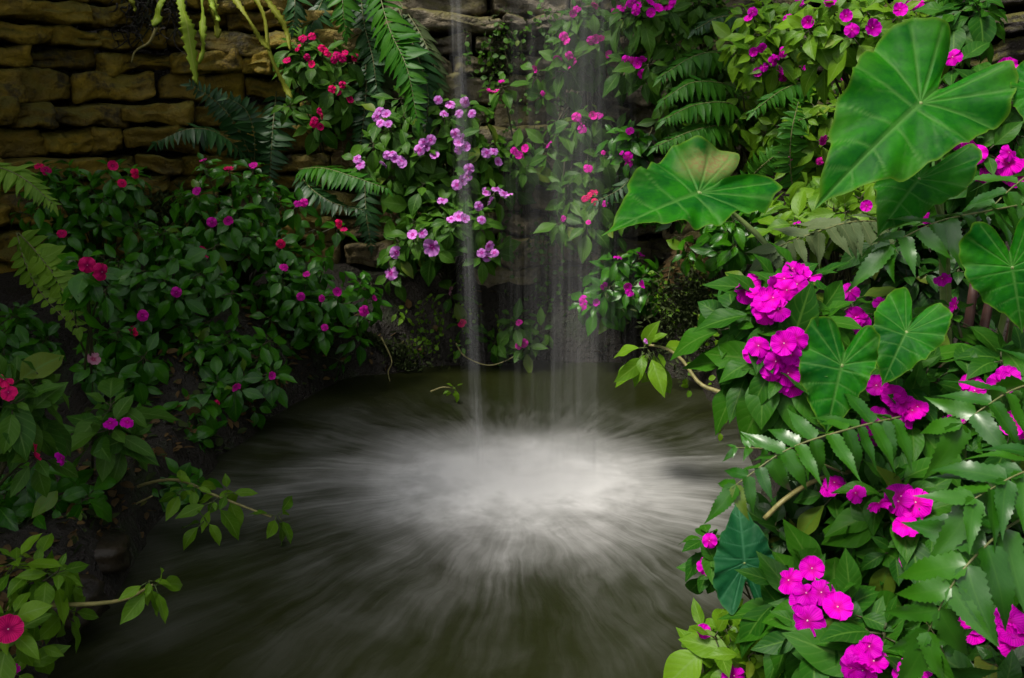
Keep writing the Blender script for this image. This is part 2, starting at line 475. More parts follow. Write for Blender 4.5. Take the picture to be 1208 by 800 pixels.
def mist_material():
    m, nt, out = newmat('splash_mist')
    h = N(nt)
    tc = h.node('ShaderNodeTexCoord')
    ob = tc.outputs['Object']                      # object is scaled: its radius is 1
    ln = h.node('ShaderNodeVectorMath', operation='LENGTH'); h.link(ob, ln.inputs[0])
    fall = h.math('POWER', h.mrange(ln.outputs[1], 0.0, 1.0, 1.0, 0.0), 1.3)
    ns = h.noise(ob, 2.6, 4.0, 0.6)
    den = h.math('MULTIPLY', h.math('MULTIPLY', fall, h.mrange(ns, 0.25, 0.75, 0.35, 1.4)), 9.0)
    pv = h.node('ShaderNodeVolumePrincipled')
    pv.inputs['Color'].default_value = (0.93, 0.93, 0.93, 1)
    h.link(den, pv.inputs['Density'])
    h.link(pv.outputs[0], out.inputs['Volume'])
    return m


def ear_material(name, blade, blade2, vein, edge, rough=0.42, trans=0.25):
    """elephant ear: 'mark' attribute holds (vein, distance to rim, blotch)"""
    m, nt, out = newmat(name)
    h = N(nt)
    at = h.node('ShaderNodeAttribute', attribute_name='mark')
    sc = h.node('ShaderNodeSeparateColor'); h.link(at.outputs['Color'], sc.inputs[0])
    tc = h.node('ShaderNodeTexCoord')
    n1 = h.noise(tc.outputs['Object'], 14.0, 4.0, 0.6); n2 = h.noise(tc.outputs['Object'], 160.0, 3.0, 0.6)
    c = h.mix(h.mrange(h.math('ADD', h.math('MULTIPLY', n1, 0.8), h.math('MULTIPLY', n2, 0.25)), 0.35, 0.75), rgba(blade), rgba(blade2))
    c = h.mix(h.math('MULTIPLY', sc.outputs[1], 0.8), c, rgba(edge))
    c = h.mix(h.math('MULTIPLY', sc.outputs[2], h.mrange(n1, 0.25, 0.55)), c, h.mix(h.mrange(n2, 0.4, 0.6), rgba((0.20, 0.27, 0.08)), rgba((0.24, 0.17, 0.07))))
    c = h.mix(sc.outputs[0], c, rgba(vein))
    pb = h.node('ShaderNodeBsdfPrincipled'); h.link(c, pb.inputs['Base Color'])
    h.set(pb.inputs['Roughness'], h.math('ADD', rough, h.math('MULTIPLY', n1, 0.15))); pb.inputs['Specular IOR Level'].default_value = 0.12
    b = h.node('ShaderNodeBump'); b.inputs['Strength'].default_value = 0.15; b.inputs['Distance'].default_value = 0.002
    h.link(n2, b.inputs['Height']); h.link(b.outputs[0], pb.inputs['Normal'])
    t = h.node('ShaderNodeBsdfTranslucent'); h.link(h.mix(0.6, c, rgba((0.045, 0.42, 0.010))), t.inputs['Color'])
    mx = h.node('ShaderNodeMixShader'); mx.inputs[0].default_value = trans
    h.link(pb.outputs[0], mx.inputs[1]); h.link(t.outputs[0], mx.inputs[2]); h.link(mx.outputs[0], out.inputs['Surface'])
    return m


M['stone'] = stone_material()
M['soil'] = soil_material()
M['stone_wet'] = simple_material('wet_stone', (0.006, 0.005, 0.003), (0.034, 0.024, 0.012), 9, 0.45, 0.7, 0.02)
M['water'] = water_material()
M['strand'] = falling_water_material('falling_water', 0.08)
M['veil'] = falling_water_material('falling_water_veil', 0.020, 75.0)
M['mist'] = mist_material()
M['ear'] = ear_material('elephant_ear_leaf', (0.001, 0.076, 0.006), (0.020, 0.205, 0.002), (0.10, 0.26, 0.05), (0.12, 0.24, 0.015), 0.45, 0.35)
M['ear_teal'] = ear_material('elephant_ear_leaf_teal', (0.003, 0.052, 0.018), (0.008, 0.085, 0.024), (0.04, 0.15, 0.07), (0.03, 0.12, 0.03), 0.5, 0.12)  # darker, bluer leaf green
M['moss'] = leaf_material('moss_tuft', (0.012, 0.025, 0.004), (0.040, 0.062, 0.010), (0.05, 0.07, 0.015), rough=0.8, trans=0.15)

# ------------------------------------------------------------------ ground, pool, wall
POOL = np.array([(-0.90, 0.55), (-0.95, 1.6), (-0.98, 2.3), (-0.98, 2.8), (-0.90, 3.3), (-0.72, 3.75), (-0.35, 3.93), (0.1, 4.05), (0.5, 4.03), (0.8, 3.7), (0.86, 3.1), (0.78, 2.5), (0.62, 1.95), (0.44, 1.5), (0.38, 1.1), (0.30, 0.55)])


def pool_dist(x, y):
    """signed distance to the pool outline, negative in the water"""
    p = np.array([x, y]); d = 1e9; inside = False
    n = len(POOL)
    for i in range(n):
        a, b = POOL[i], POOL[(i + 1) % n]
        ab = b - a
        t = max(0, min(1, np.dot(p - a, ab) / np.dot(ab, ab)))
        d = min(d, np.linalg.norm(p - a - t * ab))
        if (a[1] > y) != (b[1] > y) and x < (b[0] - a[0]) * (y - a[1]) / (b[1] - a[1]) + a[0]: inside = not inside
    return -d if inside else d


def ground_z(x, y):
    if x < -8 or x > 8 or y < -6 or y > 12:
        return 0.35 + 0.08 * noise.noise(Vector((x * .1, y * .1, 0)))
    d = pool_dist(x, y)
    d += 0.05 * noise.noise(Vector((x * 4, y * 4, 1.7)))
    if d < 0: return max(-0.4, -0.02 + d * 2.0)
    bk = max(0, min(1, (y - 2.7) / 0.5))
    top = (0.13 + 0.25 * max(0, min(1, (y - 1.5) / 1.1)) if x > 0 else 0.16 - 0.10 * max(0, min(1, (-x - 1.2) / 0.6)) * (1 - bk) + 0.28 * bk) + 0.30 * (max(0, min(1, (y - 1.6) / 1.0)) if x > 0 else 0.2 * bk) * max(0, min(1, (abs(x) - 0.9) / 1.2)) * max(0, min(1, (y - 1.2) / 1.2))
    z = min(top, 0.02 + 0.22 * (1 - math.exp(-d * 14)) + d * 0.42)
    if y < 0.6: z = min(z, 0.1)
    return z + 0.035 * noise.noise(Vector((x * 5, y * 5, 0))) + 0.015 * noise.noise(Vector((x * 15, y * 15, 0)))


def make_ground():
    u = np.concatenate([-np.geomspace(120, 3.3, 10), np.arange(-3.2, 3.21, 0.065), np.geomspace(3.3, 120, 10)])
    w = np.concatenate([-np.geomspace(120, 0.6, 8), np.arange(-0.5, 5.0, 0.065), np.geomspace(5.1, 160, 12)])
    V = [(x, y, ground_z(x, y)) for y in w for x in u]
    mb = MB(); mb.add(V, grid_faces(len(w), len(u)))
    o = mb.build('ground', M['soil']); tag(o, 'dark wet soil bank with moss around the pool', kind='structure')


make_ground()

SPL = np.array([0.01, 2.64, 0.0])            # where the falling water strikes the pool
mb = MB()
_u = np.arange(-1.6, 1.4, 0.05); _w = np.arange(0.2, 4.4, 0.05)
mb.add([(x - SPL[0], y - SPL[1], 0.0) for y in _w for x in _u], grid_faces(len(_w), len(_u)))
wat = mb.build('pool_water', M['water']); wat.location = SPL
tag(wat, 'dark olive green pool with white foam flung outwards', kind='structure')

WALL = [(-3.3, -0.5), (-3.1, 1.0), (-2.75, 2.6), (-2.15, 3.85), (-1.5, 4.30), (-0.6, 4.45), (0.5, 4.50), (1.3, 4.30), (1.95, 3.7), (2.5, 2.7), (2.8, 1.4), (2.9, 0.2)]


def make_wall():
    path = smooth_path([np.array((x, y, 0)) for x, y in WALL], 400)
    seg = np.linalg.norm(np.diff(path, axis=0), axis=1)
    S = np.concatenate([[0], np.cumsum(seg)])

    def at(s):
        x = np.interp(s, S, path[:, 0]); y = np.interp(s, S, path[:, 1])
        x2 = np.interp(s + .02, S, path[:, 0]); y2 = np.interp(s + .02, S, path[:, 1])
        t = nrm((x2 - x, y2 - y, 0)) if s < S[-1] - .03 else nrm(path[-1] - path[-3])
        return np.array([x, y, 0]), t
    rng = random.Random(5)
    # template: rounded box from a cube sphere
    n = 10
    vs, fs, idx = [], [], {}
    def vid(p):
        k = tuple(round(c, 4) for c in p)
        if k not in idx: idx[k] = len(vs); vs.append(p)
        return idx[k]
    for ax in range(3):
        for sgn in (-1, 1):
            for i in range(n):
                for j in range(n):
                    q = []
                    for (a, b) in ((i, j), (i + 1, j), (i + 1, j + 1), (i, j + 1)):
                        p = [0, 0, 0]; p[ax] = sgn; p[(ax + 1) % 3] = -1 + 2 * a / n; p[(ax + 2) % 3] = -1 + 2 * b / n
                        q.append(vid(tuple(p)))
                    fs.append(tuple(q) if sgn > 0 else tuple(q[::-1]))
    T = np.array(vs, float)
    pw = 12.0
    T = T / (np.sum(np.abs(T) ** pw, axis=1) ** (1 / pw))[:, None]
    mb = MB()
    z = -0.15
    while z < 3.0:
        hgt = rng.choice((rng.uniform(0.075, 0.11), rng.uniform(0.11, 0.16)))
        s = rng.uniform(-0.3, 0)
        while s < S[-1]:
            w = rng.uniform(0.20, 0.50)
            if rng.random() < 0.12: w = rng.uniform(0.1, 0.2)
            c, t = at(max(0, min(S[-1], s + w / 2)))
            nn = np.array([t[1], -t[0], 0])            # towards the pool
            hh = hgt * rng.uniform(0.80, 1.06)
            dep = 0.20
            out = rng.uniform(-0.07, 0.08)
            Vt = T * np.array([w / 2 * rng.uniform(0.95, 1.01), dep, hh / 2 * 1.0])
            sd = Vector((rng.uniform(0, 99), rng.uniform(0, 99), 0))
            tilt = rng.uniform(-0.07, 0.07); wed = rng.uniform(-0.30, 0.30)
            V = []
            for p in Vt:
                q = Vector(p) * 7 + sd
                d = noise.noise(q) * 0.036 + abs(noise.noise(q * 2.3)) * -0.030 + noise.noise(q * 5.0) * 0.016
                px = p[0] * (1 + 0.10 * noise.noise(q * 0.6 + Vector((9, 0, 0))))
                pz = p[2] * (1 + wed * p[0] / w * 2) + tilt * px + noise.noise(Vector((p[0] * 9, 0, sd.y))) * 0.024
                py = p[1] + d * (1.4 if p[1] > 0 else 0)
                V.append(c + t * px + nn * (py + out - 0.02) + UP * (z + hgt / 2 + pz + d * 0.4 * np.sign(p[2])))
            mb.add(V, fs)
            s += w + rng.uniform(0.0, 0.02)
        z += hgt
    # dark core behind the stones
    V, F = [], []
    k = 60
    for i in range(k):
        c, t = at(S[-1] * i / (k - 1)); nn = np.array([t[1], -t[0], 0])
        for (o, zz) in ((-0.06, -0.3), (-0.06, 2.95), (-0.45, 2.95), (-0.45, -0.3)): V.append(c + nn * o + UP * zz)
    for i in range(k - 1):
        for j in range(4): F.append((i * 4 + j, i * 4 + (j + 1) % 4, (i + 1) * 4 + (j + 1) % 4, (i + 1) * 4 + j))
    mb.add(V, F, mat=1)
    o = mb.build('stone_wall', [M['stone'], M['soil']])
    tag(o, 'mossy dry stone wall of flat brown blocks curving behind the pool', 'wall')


make_wall()

# overhanging rock ledge above the picture, from which the water drops
def make_ledge():
    mb = MB()
    out = [(-0.38, 5.0), (-0.36, 3.6), (-0.40, 2.9), (-0.30, 2.66), (0.1, 2.64), (0.45, 2.66), (0.58, 2.85), (0.52, 3.6), (0.55, 5.0)]
    pts = smooth_path([np.array((x, y, 0)) for x, y in out + [out[0]]], 90)[:-1]
    V, UVs = [], []
    rings = [(3.24, 0.97), (3.18, 1.0), (3.10, 0.985), (3.05, 0.95), (3.03, 0.6), (3.04, 0.02)]
    c = pts.mean(axis=0)
    for z, s in [(3.30, 0.02), (3.30, 0.6)] + rings:
        for p in pts:
            q = c + (p - c) * s
            d = noise.noise(Vector((q[0] * 3, q[1] * 3, z * 5))) * 0.05
            V.append((q[0] + d, q[1] + d, z + 0.5 * d))
    k = len(pts)
    F = [(r * k + i, r * k + (i + 1) % k, (r + 1) * k + (i + 1) % k, (r + 1) * k + i) for r in range(7) for i in range(k)]
    mb.add(V, F)
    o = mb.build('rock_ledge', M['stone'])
    tag(o, 'overhanging rock ledge above the pool where the water spills over', 'rock ledge')


make_ledge()

# ------------------------------------------------------------------ falling water and splash
def make_waterfall():
    root = empty('waterfall', (SPL[0], SPL[1], 0.0), 'thin translucent ribbons of water falling straight into the foaming pool', 'waterfall')
    rng = random.Random(11)
    def strand(name, px0, px1, Y, r, mat, n=18, yb=500):
        a = P(px0, 0, Y); b = P(px1, yb, Y)
        d = (a - b) / (a[2] - b[2])
        top, bot = b + d * (3.12 - b[2]), b + d * (0.0 - b[2])
        mb = MB()
        pts = np.array([top + (bot - top) * s for s in np.linspace(0, 1, n)])
        for i in range(n): pts[i, 0] += 0.010 * noise.noise(Vector((px0 * 1.7, i * 0.35, 0)))
        tube(mb, pts, r * 0.8, r * 1.5, 10)
        return mb.build(name, mat, root)
    for px0, px1, r in ((534, 560, 0.009), (537, 562, 0.011), (542, 566, 0.008), (538, 562, 0.020), (538, 562, 0.028)):
        strand('water_strand', px0, px1, 2.66 + rng.uniform(-.02, .02), r, M['strand'] if r < .012 else M['veil'])
    for k in range(26):
        px = rng.uniform(598, 735)
        strand('water_strand', px + (px - 604) * 0.07, px - (px - 640) * 0.04, rng.uniform(2.55, 2.85), rng.choice([0.006, 0.009, 0.014, 0.022, 0.035]), M['veil'])
    for px in (640, 668, 700):
        strand('water_veil', px * 1.004, px, 2.72, 0.10, M['veil'])
    tag(root)


make_waterfall()


def make_mist():
    mb = MB()
    V, F = [], []
    nr, nc = 14, 32
    for i in range(nr + 1):
        th = math.pi * i / nr
        for j in range(nc):
            ph = 2 * math.pi * j / nc
            V.append((math.sin(th) * math.cos(ph), math.sin(th) * math.sin(ph), math.cos(th)))
    for i in range(nr):
        for j in range(nc): F.append((i * nc + j, (i + 1) * nc + j, (i + 1) * nc + (j + 1) % nc, i * nc + (j + 1) % nc))
    mb.add(V, F)
    o = mb.build('splash_mist', M['mist'])
    o.location = (SPL[0], SPL[1], 0.0); o.scale = (0.66, 0.46, 0.13)
    tag(o, 'white mist of spray hanging over the splash', kind='stuff')


make_mist()

# ------------------------------------------------------------------ leaf, petal and pinna shapes
def leaf_template(prof, nl=7, nc=5, width=0.45, fold=0.25, droop=0.6, wave=0.0, skew=0.0, tooth=0.0):
    """unit leaf along +Y, normal +Z; returns V, F, UV"""
    ts = np.linspace(0, 1, nl)
    y = z = 0.0
    V, UV = [], []
    for i, t in enumerate(ts):
        ang = -droop * t
        if i:
            dt = ts[i] - ts[i - 1]
            y += math.cos(ang) * dt; z += math.sin(ang) * dt
        w = np.interp(t, [p[0] for p in prof], [p[1] for p in prof]) * width
        if tooth: w *= 1 + tooth * (1 if i % 2 else -1)
        for k in range(nc):
            c = -1 + 2 * k / (nc - 1)
            zz = abs(c) * w * fold + wave * w * math.sin(t * 11 + (2 if c > 0 else 0)) * abs(c) ** 2
            nz = (-math.sin(ang), math.cos(ang))
            V.append((c * w + skew * t * t, y + nz[0] * zz * 0.3, z + nz[1] * zz))
            UV.append((0.5 + c * 0.5, t))
    return np.array(V), grid_faces(nl, nc), np.array(UV)


OVATE = [(0, 0.04), (0.06, 0.22), (0.15, 0.55), (0.28, 0.88), (0.42, 1.0), (0.58, 0.90), (0.72, 0.66), (0.85, 0.34), (0.93, 0.14), (1, 0.0)]
LANCE_HI = [(0, 0.2), (0.04, 0.75), (0.10, 1.05), (0.2, 1.0), (0.38, 0.93), (0.52, 0.80), (0.64, 0.60), (0.74, 0.41), (0.83, 0.25), (0.91, 0.12), (1, 0.0)]
LANCE = [(0, 0.25), (0.05, 0.85), (0.12, 1.0), (0.3, 0.93), (0.5, 0.8), (0.7, 0.58), (0.85, 0.32), (0.94, 0.13), (1, 0.0)]
ROUND = [(0, 0.05), (0.1, 0.5), (0.25, 0.85), (0.45, 1.0), (0.65, 0.92), (0.82, 0.66), (0.94, 0.3), (1, 0.0)]
LEAFS = [leaf_template(OVATE, 8, 5, 0.24 + 0.03 * (i % 3), 0.18 + 0.12 * (i % 2), 0.25 + 0.28 * i, 0.12) for i in range(4)]
LEAFS_HI = [leaf_template(OVATE, 12, 7, 0.23 + 0.025 * (i % 3), 0.15 + 0.12 * (i % 2), 0.2 + 0.25 * i, 0.14) for i in range(4)]
PINNA = [leaf_template(LANCE, 7, 3, 0.165, 0.25, 0.25 + 0.25 * i, 0.1, skew=0.10) for i in range(3)]
PINNA_HI = [leaf_template(LANCE_HI, 25, 5, 0.16 + .012 * i, 0.22, 0.30 + 0.34 * i, 0.14, skew=0.16, tooth=0.09) for i in range(3)]
SMALL = [leaf_template(ROUND, 5, 3, 0.36, 0.2, 0.4, 0.0)]


def place_leaf(mb, tmpl, base, d, n, L, wscale=1.0, flip=1, mat=0):
    d = nrm(d); n = n - np.dot(n, d) * d
    n = nrm(n) if np.linalg.norm(n) > 1e-4 else nrm(np.cross(d, (0.3, 0.9, 0.1)))
    x = np.cross(d, n) * flip
    V, F, UV = tmpl
    W = base + (V[:, :1] * L * wscale) * x + (V[:, 1:2] * L) * d + (V[:, 2:3] * L) * n
    mb.add(W, F if flip > 0 else [f[::-1] for f in F], UV, mat)


def rvec(rng):
    return np.array([rng.gauss(0, 1), rng.gauss(0, 1), rng.gauss(0, 1)])


def rosette(leaves, stems, tip, axis, n, L, rng, tm, hang=0.35):
    axis = nrm(axis)
    a = nrm(np.cross(axis, (0.31, 0.2, 0.93))); b = np.cross(axis, a)
    ph = rng.uniform(0, 6.28)
    for i in range(n):
        an = ph + i * 2.399 + rng.uniform(-.25, .25)
        k = i / max(1, n - 1)
        el = math.radians(42 + 62 * k + rng.uniform(-12, 12))       # upper young leaves lift, older ones spread and hang
        d = axis * math.cos(el) + (a * math.cos(an) + b * math.sin(an)) * math.sin(el)
        d = nrm(d + np.array([0, 0, -hang * (0.4 + 0.8 * k)]))
        size = L * (0.50 + 0.55 * min(1, k * 1.8)) * rng.uniform(0.68, 1.2)
        p0 = tip - axis * (0.25 * L * k) + d * 0.02 * L
        p1 = p0 + d * size * 0.28
        nn = axis + 0.35 * rvec(rng) * 0.6 + UP * 0.3
        place_leaf(leaves, rng.choice(tm), p1, d, nn, size, rng.uniform(0.85, 1.12))
        if stems is not None: tube(stems, [p0, p1], L * 0.02, L * 0.014, 3)


# flower: five broad overlapping petals, a pale eye; unit diameter 1, facing +Z
def flower_mesh(mat, seed):
    rng = random.Random(seed)
    mb = MB()
    for k in range(5):
        an = 2 * math.pi * k / 5 + rng.uniform(-.06, .06)
        V, UV = [], []
        nr, nc = 6, 7
        for i in range(nr):
            t = i / (nr - 1)
            w = np.interp(t, [0, 0.2, 0.5, 0.8, 1], [0.05, 0.13, 0.235, 0.265, 0.15])
            rr = 0.03 + 0.47 * t
            for j in range(nc):
                c = -1 + 2 * j / (nc - 1)
                notch = -0.045 * (1 - abs(c)) * t ** 4 - 0.05 * c * c * t ** 3
                x = c * w; y = rr + notch
                z = 0.02 * k / 5 + 0.16 * t * t * (-1 if seed % 2 else 0.5) + 0.05 * abs(c) * t + 0.05 * math.sin(c * 4 + k * 2.3 + seed) * t + 0.05 * math.sin(k * 2.7 + seed * 1.9) * t
                V.append((x * math.cos(an) - y * math.sin(an), x * math.sin(an) + y * math.cos(an), z)); UV.append((0.5 + c / 2, t))
        mb.add(V, grid_faces(nr, nc), UV, 0)
    # eye
    V = [(0, 0, 0.05)] + [(0.028 * math.cos(a), 0.028 * math.sin(a), 0.025) for a in np.linspace(0, 6.283, 7)[:-1]]
    mb.add(V, [(0, 1 + i, 1 + (i + 1) % 6) for i in range(6)], None, 1)
    # nectar spur behind
    tube(mb, [(0, 0, 0.01), (0.05, 0, -0.15), (0.16, 0, -0.27)], 0.035, 0.01, 4, 0)
    me_o = mb.build('flower', [M[mat], M['eye']])
    me = me_o.data
    bpy.data.objects.remove(me_o)
    return me


FLOWERS = {c: [flower_mesh(c, s) for s in (1, 2, 3)] for c in ('crimson', 'lilac', 'pink', 'magenta', 'rose', 'pale')}


def put_flower(root, colour, pos, facing, dia, rng):
    o = bpy.data.objects.new('flower', rng.choice(FLOWERS[colour]))
    COL.objects.link(o); o.parent = root
    f = Vector(nrm(facing))
    q = f.to_track_quat('Z', 'Y')
    m = q.to_matrix().to_4x4() @ Matrix.Rotation(rng.uniform(0, 6.28), 4, 'Z')
    o.matrix_basis = Matrix.Translation(Vector(pos) - root.matrix_basis.translation) @ m @ Matrix.Diagonal((dia, dia, dia, 1))
    return o


CAT_I = 'flowering plant'


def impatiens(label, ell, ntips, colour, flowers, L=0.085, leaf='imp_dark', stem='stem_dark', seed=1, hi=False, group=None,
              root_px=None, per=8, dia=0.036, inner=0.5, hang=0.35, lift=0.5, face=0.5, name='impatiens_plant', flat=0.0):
    """ell = (px, py, rx px, ry px, depth, depth radius): the room the foliage takes; flowers = pixel positions, set on its front"""
    rng = random.Random(seed * 77 + 3)
    cx, cy, rx, ry, Y, dr = ell
    C = P(cx, cy, Y)
    s = np.linalg.norm(C - CAMP) / math.sqrt(FOC ** 2 + (cx - 604) ** 2 + (cy - 400) ** 2)
    R = np.array([rx * s, dr, ry * s])
    if root_px is None:
        rt = C + np.array([0, dr * 0.9, -R[2] * 0.9])
    else: rt = P(*root_px)
    root = empty(name, rt, label, CAT_I, group)
    leaves, stems = MB(), MB()
    tm = LEAFS_HI if hi else LEAFS
    tocam = nrm(CAMP - C)

    def front(px, py):
        d = ray(px, py); o = (CAMP - C) / R; dd = d / R
        A = dd @ dd; B = o @ dd; Cc = o @ o - 1.0
        D = B * B - A * Cc
        if D < 0:
            t = -B / A
        else: t = (-B - math.sqrt(D)) / A
        return CAMP + d * t
    tips = []
    for i in range(ntips):
        for _ in range(20):
            v = nrm(rvec(rng))
            if v[1] < 0.45 and v[2] > -0.85: break
        r = rng.uniform(0.62, 1.0) if rng.random() > inner * 0.5 else rng.uniform(0.2, 0.7)
        p = C + v * R * r
        p[2] = max(p[2], 0.05)
        tips.append((p, v * np.array([1, 1, 1])))
    for p, v in tips:
        ax = nrm(0.7 * v + lift * UP + face * tocam + 0.25 * rvec(rng))
        rosette(leaves, stems, p, ax, rng.randint(per - 2, per + 1), L * rng.uniform(0.85, 1.15), rng, tm, hang)
        mid = (p + rt) / 2 + UP * 0.15 * np.linalg.norm(p - rt) + 0.05 * rvec(rng) * np.linalg.norm(p - rt)
        tube(stems, bez(rt + 0.02 * rvec(rng), mid, p, 7), L * 0.05, L * 0.03, 4)
    # flowers with the rosettes that carry them
    done = []
    for fl in flowers:
        px, py = fl[0], fl[1]
        c = fl[2] if len(fl) > 2 else colour
        k = fl[3] if len(fl) > 3 else 1.0
        p = front(px, py)
        out = nrm((p - C) / R)
        f = nrm(0.5 * out + 0.95 * tocam + 0.35 * UP + (0.75 if rng.random() < .35 else 0.4) * rvec(rng))
        put_flower(root, c, p + tocam * (0.012 + rng.uniform(0, 0.01)), f, dia * k * rng.uniform(0.86, 1.12), rng)
        near = [q for q in done if np.linalg.norm(q - p) < L * 0.75]
        if not near:
            ax = nrm(0.5 * out + 0.6 * tocam + 0.5 * UP + 0.15 * rvec(rng))
            q = p - tocam * L * 0.25 - UP * 0.1 * L
            rosette(leaves, stems, q, ax, per, L * rng.uniform(0.9, 1.15), rng, tm, hang)
            tube(stems, bez(rt + 0.02 * rvec(rng), (q + rt) / 2 + UP * 0.1 * np.linalg.norm(q - rt), q, 7), L * 0.05, L * 0.03, 4)
            done.append(p)
        tube(stems, [p - tocam * L * 0.25, p + tocam * 0.01], L * 0.012, L * 0.012, 3)
    # stray leaves deep inside, where the plant is densest
    for i in range(int(ntips * 5 * inner)):
        v = nrm(rvec(rng)) * R * rng.uniform(0.2, 0.85)
        p = C + v + np.array([0, dr * 0.25, 0])
        place_leaf(leaves, rng.choice(tm), p, rvec(rng) + np.array([0, 0, -0.6]), UP + tocam + 0.6 * rvec(rng), L * rng.uniform(0.7, 1.1), 1.0)
    leaves.build('foliage', M[leaf], root)
    stems.build('stems', M[stem], root)
    return root


def frond(root, pts, n, L, mat, rng, tm=PINNA, hang=0.35, normal=None, ang=22, rr=0.003, taper=(0.65, 1.0, 0.35), wid=1.0, start=0.06, jit=0.12, rach='rachis', label=None):
    path = smooth_path(pts, 24)
    N0 = nrm(normal if normal is not None else np.array([0.0, -0.75, 0.65]))
    mb = MB()
    T = np.gradient(path, axis=0)
    if tm is PINNA: n = int(n * 1.3)
    else: jit = jit * 1.8
    for i in range(n):
        s = start + (1 - start) * i / (n - 1)
        k = s * 23; a = int(min(22, k)); f = k - a
        p = path[a] * (1 - f) + path[a + 1] * f
        t = nrm(T[a] * (1 - f) + T[a + 1] * f)
        S = nrm(np.cross(t, N0)); Nn = np.cross(S, t)
        ll = L * np.interp(s, [0, 0.4, 1], taper)
        for sd in (-1, 1):
            an = math.radians(ang + 35 * max(0, s - 0.75) * 2 + rng.uniform(-8, 8))
            d = S * sd * math.cos(an) + t * math.sin(an) + np.array([0, 0, -hang]) + jit * rvec(rng)
            nn = Nn + jit * 1.2 * rvec(rng) + 0.25 * UP
            place_leaf(mb, rng.choice(tm), p, d, nn, ll * rng.uniform(0.85, 1.12), wid, flip=sd)
    place_leaf(mb, tm[0], path[-1], T[-1] + np.array([0, 0, -0.01]), N0, L * taper[2] * 1.5, wid)
    o = mb.build('frond', M[mat], root)
    rb = MB(); tube(rb, path, rr, rr * 0.4, 5)
    rb.build('rachis', M[rach], o)
    if label: o['label'] = label
    return o


def fern(label, base, fronds, group=None, seed=1, name='fern'):
    root = empty(name, P(*base), label, 'fern', group)
    rng = random.Random(seed)
    for fr in fronds:
        fr = dict(fr)
        pts = [P(*p) for p in fr.pop('pts')]
        frond(root, pts, rng=rng, **fr)
    return root


# elephant ear leaf -----------------------------------------------------------
EAR_HALF = [(0, 1.0), (0.035, 0.90), (0.15, 0.74), (0.30, 0.53), (0.43, 0.27), (0.51, 0.0), (0.535, -0.22), (0.49, -0.43), (0.38, -0.57), (0.25, -0.60), (0.13, -0.50), (0.055, -0.33), (0.0, -0.20)]   # (across, towards the tip)


